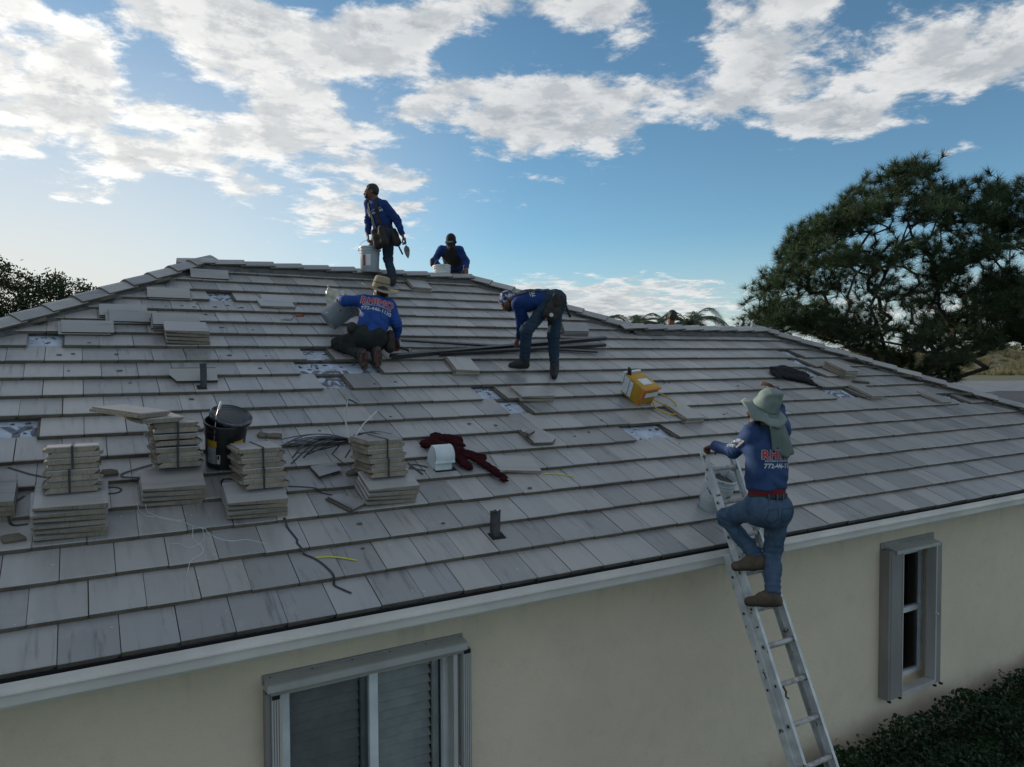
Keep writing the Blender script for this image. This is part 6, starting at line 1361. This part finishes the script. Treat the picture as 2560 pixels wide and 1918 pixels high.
def pine(base, trunk, poly, count, depth, label, seed, L=.27, n=54, w=.010, hollow=None, group=None):
    """poly: crown outline in metres (sideways, height) about the base; crown thickness = depth"""
    r = np.random.default_rng(seed); base = np.array(base, float); P = np.array(poly); t = thing('pine_tree', tuple(base), label, 'tree', group)
    W = lambda u, z, dpt: base+cr*u+ch*dpt+np.array((0, 0, z))
    def inside(u, z):
        c = False; j = len(P)-1
        for i in range(len(P)):
            if (P[i][1] > z) != (P[j][1] > z) and u < (P[j][0]-P[i][0])*(z-P[i][1])/(P[j][1]-P[i][1])+P[i][0]: c = not c
            j = i
        return c
    def edge(u, z):
        m = 9
        for i in range(len(P)):
            a, b = P[i], P[(i+1) % len(P)]; d = b-a; q = np.clip(((u-a[0])*d[0]+(z-a[1])*d[1])/(d@d), 0, 1); m = min(m, math.hypot(u-a[0]-q*d[0], z-a[1]-q*d[1]))
        return m
    lo, hi = P.min(0), P.max(0); T = []; clumps = []
    for _ in range(90000):
        if len(T) >= count: break
        if not clumps or r.random() < .10:
            u, z = r.uniform(lo[0], hi[0]), r.uniform(lo[1], hi[1])
            if not inside(u, z): continue
            e = edge(u, z)
            if e > .9 and r.random() < .30: continue
            if hollow and any(((u-h[0])/h[2])**2+((z-h[1])/h[3])**2 < 1 and r.random() < h[4] for h in hollow): continue
            clumps.append((u, z, r.uniform(-1, 1)*depth*math.sqrt(max(.05, min(1, e/1.2)))))
        c = clumps[-1] if r.random() < .8 else clumps[r.integers(len(clumps))]
        q = np.array(c)+r.normal(size=3)*np.array((.26, .15, .26))
        if not inside(q[0], q[1]): continue
        T.append(W(*q))
    nodes = []
    for i, (u, z, d) in enumerate(trunk): nodes.append((W(u, z, d), i-1 if i else -1))
    pts, par, ends = skeleton(nodes, T, .42, seed=seed)
    branch_mesh(pts, par, .006, .42, .17, 6).build('trunk', bark, t)
    dr = []
    for e in ends:
        d = pts[e]-pts[par[e]]; d = d/np.linalg.norm(d)+np.array((0, 0, .45)); dr.append(d/np.linalg.norm(d))
    cs = [pts[e] for e in ends]
    V, F = tufts(cs, dr, n, L, w, r); o = np_mesh('crown', [(V, F)], needle_m, t, smooth=False); face_rnd(o, np.repeat(r.random(len(cs)), n))
    return t
def px(u, v, sc=17/1840.): return ((u-2230)*sc, 4.75+(880-v)*sc)       # outline noted on a grid, in metres
outline = [px(*p) for p in ((1862, 800), (1862, 770), (1890, 730), (1880, 700), (1915, 690), (1945, 650), (1965, 610), (1980, 575), (2020, 545), (2070, 530), (2105, 500), (2130, 465), (2175, 428), (2215, 425), (2262, 415), (2285, 402), (2320, 425), (2385, 440), (2430, 462), (2465, 490), (2500, 455), (2560, 455), (2620, 490), (2690, 560), (2730, 700), (2700, 830), (2620, 900), (2540, 855), (2460, 880), (2400, 935), (2330, 960), (2230, 945), (2180, 900), (2120, 870), (2080, 850), (2010, 835), (1960, 830), (1900, 830))]
trunk = [px(2262, 1400)+(0,), px(2250, 1150)+(0,), px(2232, 930)+(0,), px(2205, 830)+(.1,), px(2185, 765)+(.2,), px(2215, 690)+(.1,), px(2245, 620)+(0,), px(2270, 540)+(-.1,), px(2285, 470)+(-.1,)]
trunk[0] = (trunk[0][0], 0., 0)
bt0 = (16.15, 5.65, 0)
hollow = [px(2120, 745)+(.9, .5, .5), px(2370, 620)+(1.2, .4, .5), px(2450, 690)+(.9, .35, .4), px(2250, 800)+(.8, .3, .6)]
pine(bt0, trunk, outline, 4700, 1.7, 'large pine with broad dark crown behind the right hip', 21, hollow=hollow)
o2 = [(-.6, 4.6), (-.75, 5.2), (-.5, 5.9), (-.1, 6.4), (.4, 6.8), (.8, 6.5), (.9, 5.6), (.6, 4.6)]
pine((15.6, 9.1, 0), [(.1, 0, 0), (.1, 3, 0), (.05, 4.6, 0), (.1, 5.6, 0), (.25, 6.4, 0)], o2, 150, .5, 'small sparse pine at the left edge of the large pine crown', 5, n=34, L=.2)
# broadleaf tree far left
LPC = 22
def leafy(name, base, h0, blobs, nleaf, size, label, seed, m=leaf_d, cat='tree', stems=True, group=None, part='crown', trunk_part='trunk'):
    r = np.random.default_rng(seed); base = np.array(base, float); t = thing(name, tuple(base), label, cat, group); C = []; T = []
    vol = np.array([b[3]*b[4]*b[5] for b in blobs])**.67; vol = vol/vol.sum()
    for b, v in zip(blobs, vol):
        k = max(4, int(nleaf*v/LPC)); d = r.normal(size=(k, 3)); d /= np.linalg.norm(d, axis=1)[:, None]; rad = r.uniform(.45, 1.0, (k, 1))**.6
        T += list(base+cr*0+np.outer(b[0]+d[:, 0]*rad[:, 0]*b[3], cr)+np.outer(b[1]+d[:, 1]*rad[:, 0]*b[4], ch)+np.outer(b[2]+d[:, 2]*rad[:, 0]*b[5], (0, 0, 1)))
    T = np.array(T); c = np.repeat(T, LPC, 0)+r.normal(size=(len(T)*LPC, 3))*size*1.7; n = len(c)
    nn = r.normal(size=(n, 3))+np.array((0, 0, .6)); nn /= np.linalg.norm(nn, axis=1)[:, None]; u = np.cross(nn, r.normal(size=(n, 3))); u /= np.linalg.norm(u, axis=1)[:, None]; v = np.cross(nn, u); s = size*r.uniform(.6, 1.25, (n, 1))
    V = np.stack([c-u*s, c+v*s*.42, c+u*s, c-v*s*.42], 1).reshape(-1, 3); F = np.arange(len(V)).reshape(-1, 4)
    o = np_mesh(part, [(V, F)], m, t, smooth=False); face_rnd(o, r.random(n))
    if stems:
        nodes = [(base, -1)]+[(base+np.array((0, 0, h0*q)), i) for i, q in enumerate((.35, .7, 1.))]
        sub = T[r.permutation(len(T))[:260]]; pts, par, ends = skeleton(nodes, list(sub), .6, seed=seed); branch_mesh(pts, par, .012, .45, .22, 5).build(trunk_part, bark, t)
    return t
leafy('broadleaf_tree', (-2.2, 31.5, 0), 4.5, [(-3.6, 0, 7.3, 1.2, 1, 1.0), (-2.3, 0, 7.6, .9, .9, .8), (-1.2, 0, 8.25, .8, .8, .62), (-.3, .2, 8.1, .6, .6, .5), (-.6, 0, 7.2, 1.3, 1, .8), (.9, .3, 7.75, .65, .7, .5), (1.6, .2, 7.55, .8, .8, .5), (.8, 0, 6.9, 1.1, .9, .7), (2.3, 0, 7.3, .7, .6, .45), (2.0, 0, 6.5, 1.0, .9, .7), (3.05, 0, 7.05, .42, .5, .5), (-1.9, 0, 6.5, 1.4, 1, .9), (-4.6, 0, 6.5, 1.4, 1.2, 1.2), (.0, 0, 6.1, 1.4, 1, .7)], 17000, .085, 'dark leafy tree beyond the left hip', 3)
# shrubs on the horizon at the right
for i, (x, y, w, h, l) in enumerate(((22.5, 17.5, 1.6, 5.75, 'round green shrub just left of the pine, beyond the lower ridge'), (20.2, 19.2, 1.4, 5.55, 'low green shrub between the palms and the pine'), (21.5, 11.2, 2.2, 4.5, 'broad dark shrub under the pine'), (25.5, 13.5, 2.4, 4.9, 'tall dark shrub behind the pine trunk'))):
    leafy('shrub', (x, y, 0), h*.5, [(0, 0, h-1.0, w, w*.7, 1.0), (.4, 0, h*.6, w*1.1, w*.8, h*.35), (-.6*w, 0, h-1.4, w*.6, w*.5, .8)], 5200, .085, l, 40+i, m=leaf_d if i > 1 else palm_m, cat='shrub', group='shrubs beyond the roof')
# palms
def palm(base, h, nf, L, label, seed):
    r = random.Random(seed); t = thing('palm_tree', base, label, 'palm', 'palms beyond the lower ridge'); b = Vector(base); top = b+Vector((0, 0, h))
    MB().tube([b, b.lerp(top, .5)+Vector((.1, 0, 0)), top], [.16, .13, .12], 10).build('trunk', bark, t)
    for k in range(nf):
        a = 6.283*k/nf+r.uniform(-.2, .2); up = r.uniform(.4, 1.5); d = Vector((math.cos(a), math.sin(a), 0)); pts = []
        for q in range(12):
            s = q/11; pts.append(top+d*L*s*(1-.12*s)+Vector((0, 0, L*(up*s-(.55+up*.62)*s*s))))
        mb = MB(); mb.tube(pts, [.016*(1-.8*q/11) for q in range(12)], 4)
        for q in range(1, 48):
            s = q/48*11; i = min(10, int(s)); p = pts[i].lerp(pts[i+1], s-i); tg = (pts[i+1]-pts[i]).normalized(); sd = tg.cross(Vector((0, 0, 1))).normalized(); ll = .42*L*math.sin(math.pi*(.12+.80*q/48))**.8*.62
            for sg in (-1, 1):
                e = p+(sd*sg*.75+tg*.65+Vector((0, 0, -.18-.25*r.random()))).normalized()*ll*r.uniform(.8, 1.1); wv = tg*.013
                mb.add([tuple(p-wv), tuple(p+wv), tuple(p.lerp(e, .6)+wv*1.2-Vector((0, 0, .0))), tuple(e)], [(0, 1, 2), (0, 2, 3)])
        o = mb.build('frond', palm_m, t); face_rnd(o, [r.random()])
    return t
palm((15.6, 14.2, 0), 5.55, 14, 1.45, 'left palm whose fronds rise just left of the capped head', 3)
palm((17.1, 13.2, 0), 5.68, 16, 1.65, 'taller palm arching right of the capped head', 8)
palm((18.4, 14.6, 0), 5.2, 12, 1.5, 'low palm nearest the pine', 12)
palm((14.6, 21.5, 0), 7.1, 12, 1.1, 'palm top barely showing over the right main hip', 15)
# hedge along the wall
def hedge(x0, x1, y0, y1, z1, label):
    r = np.random.default_rng(5); t = thing('hedge', ((x0+x1)/2, (y0+y1)/2, 0), label, 'hedge'); n = 30000
    c = np.stack([r.uniform(x0, x1, n), r.uniform(y0, y1, n), np.zeros(n)], 1); top = z1+.05*np.sin(c[:, 0]*5.1)+.05*np.sin(c[:, 0]*2.3+c[:, 1]*4)+.04*np.sin(c[:, 1]*9); edge = np.minimum(1, (c[:, 0]-x0)/.35); top = top*(.45+.55*np.sqrt(np.clip(edge, 0, 1)))
    c[:, 2] = top-np.abs(r.normal(size=n))*.10; sidei = r.random(n) < .2; c[sidei, 2] = r.uniform(.05, 1, sidei.sum())*top[sidei]; c[sidei, 1] = np.where(r.random(sidei.sum()) < .5, y0, y1)+r.normal(size=sidei.sum())*.03
    nn = r.normal(size=(n, 3))*.75+np.array((0, -.15, .8)); nn /= np.linalg.norm(nn, axis=1)[:, None]; u = np.cross(nn, r.normal(size=(n, 3))); u /= np.linalg.norm(u, axis=1)[:, None]; v = np.cross(nn, u); s = .030*r.uniform(.6, 1.3, (n, 1))
    V = np.stack([c-u*s, c+v*s*.55-u*s*.1, c+u*s, c-v*s*.55-u*s*.1], 1).reshape(-1, 3); F = np.arange(len(V)).reshape(-1, 4); o = np_mesh('foliage', [(V, F)], hedge_m, t, smooth=False); face_rnd(o, r.random(n)**1.5)
    mb = MB(); 
    for k in range(60):
        p = Vector((r.uniform(x0+.2, x1), r.uniform(y0+.15, y1-.1), 0)); mb.tube([p, p+Vector((r.normal()*.06, r.normal()*.06, z1*.5)), p+Vector((r.normal()*.12, r.normal()*.12, z1*.85))], [.014, .010, .005], 5)
    tag(mb.build('stems', bark, t), kind='stuff'); return t
hedge(6.25, 13.6, -1.35, .20, .55, 'low dark green hedge along the wall at the lower right')
soil = M('soil', (.035, .028, .02), (.02, .016, .012), rough=1, scale=8, bump=.5)
tag(MB().add([(5.6, -1.5, .006), (14.2, -1.5, .006), (14.2, .44, .006), (5.6, .44, .006)], [(0, 1, 2, 3)]).build('planting_bed', soil), 'dark soil bed under the hedge', 'soil', kind='structure')
# far right: lawn, dune with tall grass, treeline
dune_m = M('dune', (.15, .135, .085), (.10, .10, .05), rough=1, scale=.25, detail=8)
V, F = [], []; nx, ny = 40, 16
a0 = np.array((140., 100., 0)); ax_ = nrm((20.1, -11.7, 0)); dn = nrm((.503+.35, .864-.35, 0))
def dune_z(i, j): s = j/ny; return 9.2*(1-math.cos(min(1, s*1.15)*math.pi))/2*(.72+.28*math.sin(i*.42+1)*math.cos(i*.17)+.1*math.sin(i*1.3+j))
for j in range(ny+1):
    for i in range(nx+1): p = a0+ax_*(i-10)*3.2+dn*(20+j*6.0); V.append((p[0], p[1], dune_z(i, j)-.3))
F = [(j*(nx+1)+i, j*(nx+1)+i+1, (j+1)*(nx+1)+i+1, (j+1)*(nx+1)+i) for j in range(ny) for i in range(nx)]
tag(MB().add(V, F).build('hill', dune_m, smooth=True), 'grassy dune beyond the lawn at the far right', 'hill', kind='structure')
r = np.random.default_rng(9); gV = []; nb = 46
for k in range(1500):
    i, j = r.uniform(0, nx-1), r.uniform(0, ny*.8); p = a0+ax_*(i-10)*3.2+dn*(20+j*6.0); z = dune_z(int(i), int(j))-.5; h = r.uniform(1.4, 2.8); a = r.uniform(0, 6.28, nb); ou = r.uniform(.15, 1.0, nb)
    b = np.stack([p[0]+np.cos(a)*.25, p[1]+np.sin(a)*.25, np.full(nb, z)], 1); tp = b+np.stack([np.cos(a)*ou*h*.55, np.sin(a)*ou*h*.55, h*(1-.35*ou)], 1); s = np.stack([-np.sin(a), np.cos(a), np.zeros(nb)], 1)*.07
    gV.append(np.stack([b-s, b+s, tp], 1).reshape(-1, 3))
gV = np.concatenate(gV); go = np_mesh('tall_grass', [(gV, np.arange(len(gV)).reshape(-1, 3))], leaf_mat('dry_grass', (.26, .22, .13), (.13, .13, .055), .3, .12), smooth=False); face_rnd(go, np.repeat(r.random(1500), nb)); tag(go, 'tall pale grass tufts covering the dune', 'grass', kind='stuff')
wV = []
for k in range(5200):
    x = r.uniform(-30, 110); p = a0+ax_*x*1.5+dn*(140+r.uniform(0, 30)); hz = 7.5+2.6*math.sin(x*.21)+1.8*math.sin(x*.53+1); z = r.uniform(0, hz); n_ = r.normal(size=3); n_ /= np.linalg.norm(n_); u = nrm(np.cross(n_, r.normal(size=3))); v = np.cross(n_, u); s = r.uniform(.5, 1.1); c = np.array((p[0], p[1], z)); wV.append(np.stack([c-u*s, c+v*s, c+u*s, c-v*s]))
wV = np.concatenate(wV); wo_ = np_mesh('distant_trees', [(wV, np.arange(len(wV)).reshape(-1, 4))], leaf_d, smooth=False); face_rnd(wo_, r.random(5200)); tag(wo_, 'dark line of far trees behind the dune', 'trees', kind='stuff')
# neighbouring low roofs beyond the right hip
nbr = M('neighbour_roof', (.235, .245, .26), (.20, .21, .225), rough=.8, scale=2)
nb_d = M('neighbour_roof_dark', (.085, .09, .10), (.07, .075, .085), rough=.8, scale=2)
def low_house(x, y, lx, ly, ez, rz_, rot, m, label):
    t = thing('neighbour_house', (x, y, 0), label, 'house'); T = Matrix.Translation((x, y, 0)) @ Matrix.Rotation(rot, 4, 'Z'); a, b = lx/2, ly/2
    MB(T).box((-a+.4, -b+.4, 0), (a-.4, b-.4, ez)).build('wall', stucco, t)
    MB(T).add([(-a, -b, ez), (a, -b, ez), (a, b, ez), (-a, b, ez), (-a+b, 0, rz_), (a-b, 0, rz_)], [(0, 1, 5, 4), (1, 2, 5), (2, 3, 4, 5), (3, 0, 4), (3, 2, 1, 0)]).build('roof', m, t)
    MB(T).box((-a-.04, -b-.06, ez-.16), (a+.04, -b+.0, ez+.02)).build('fascia', nb_d, t)
low_house(45.0, 16.0, 16, 8, 2.5, 3.30, R_(-28), nbr, 'pale grey low roof farther off beyond the right hip')
low_house(29.2, 7.4, 12, 7, 2.7, 3.45, R_(-34), nb_d, 'dark grey low roof nearer, beyond the right hip')
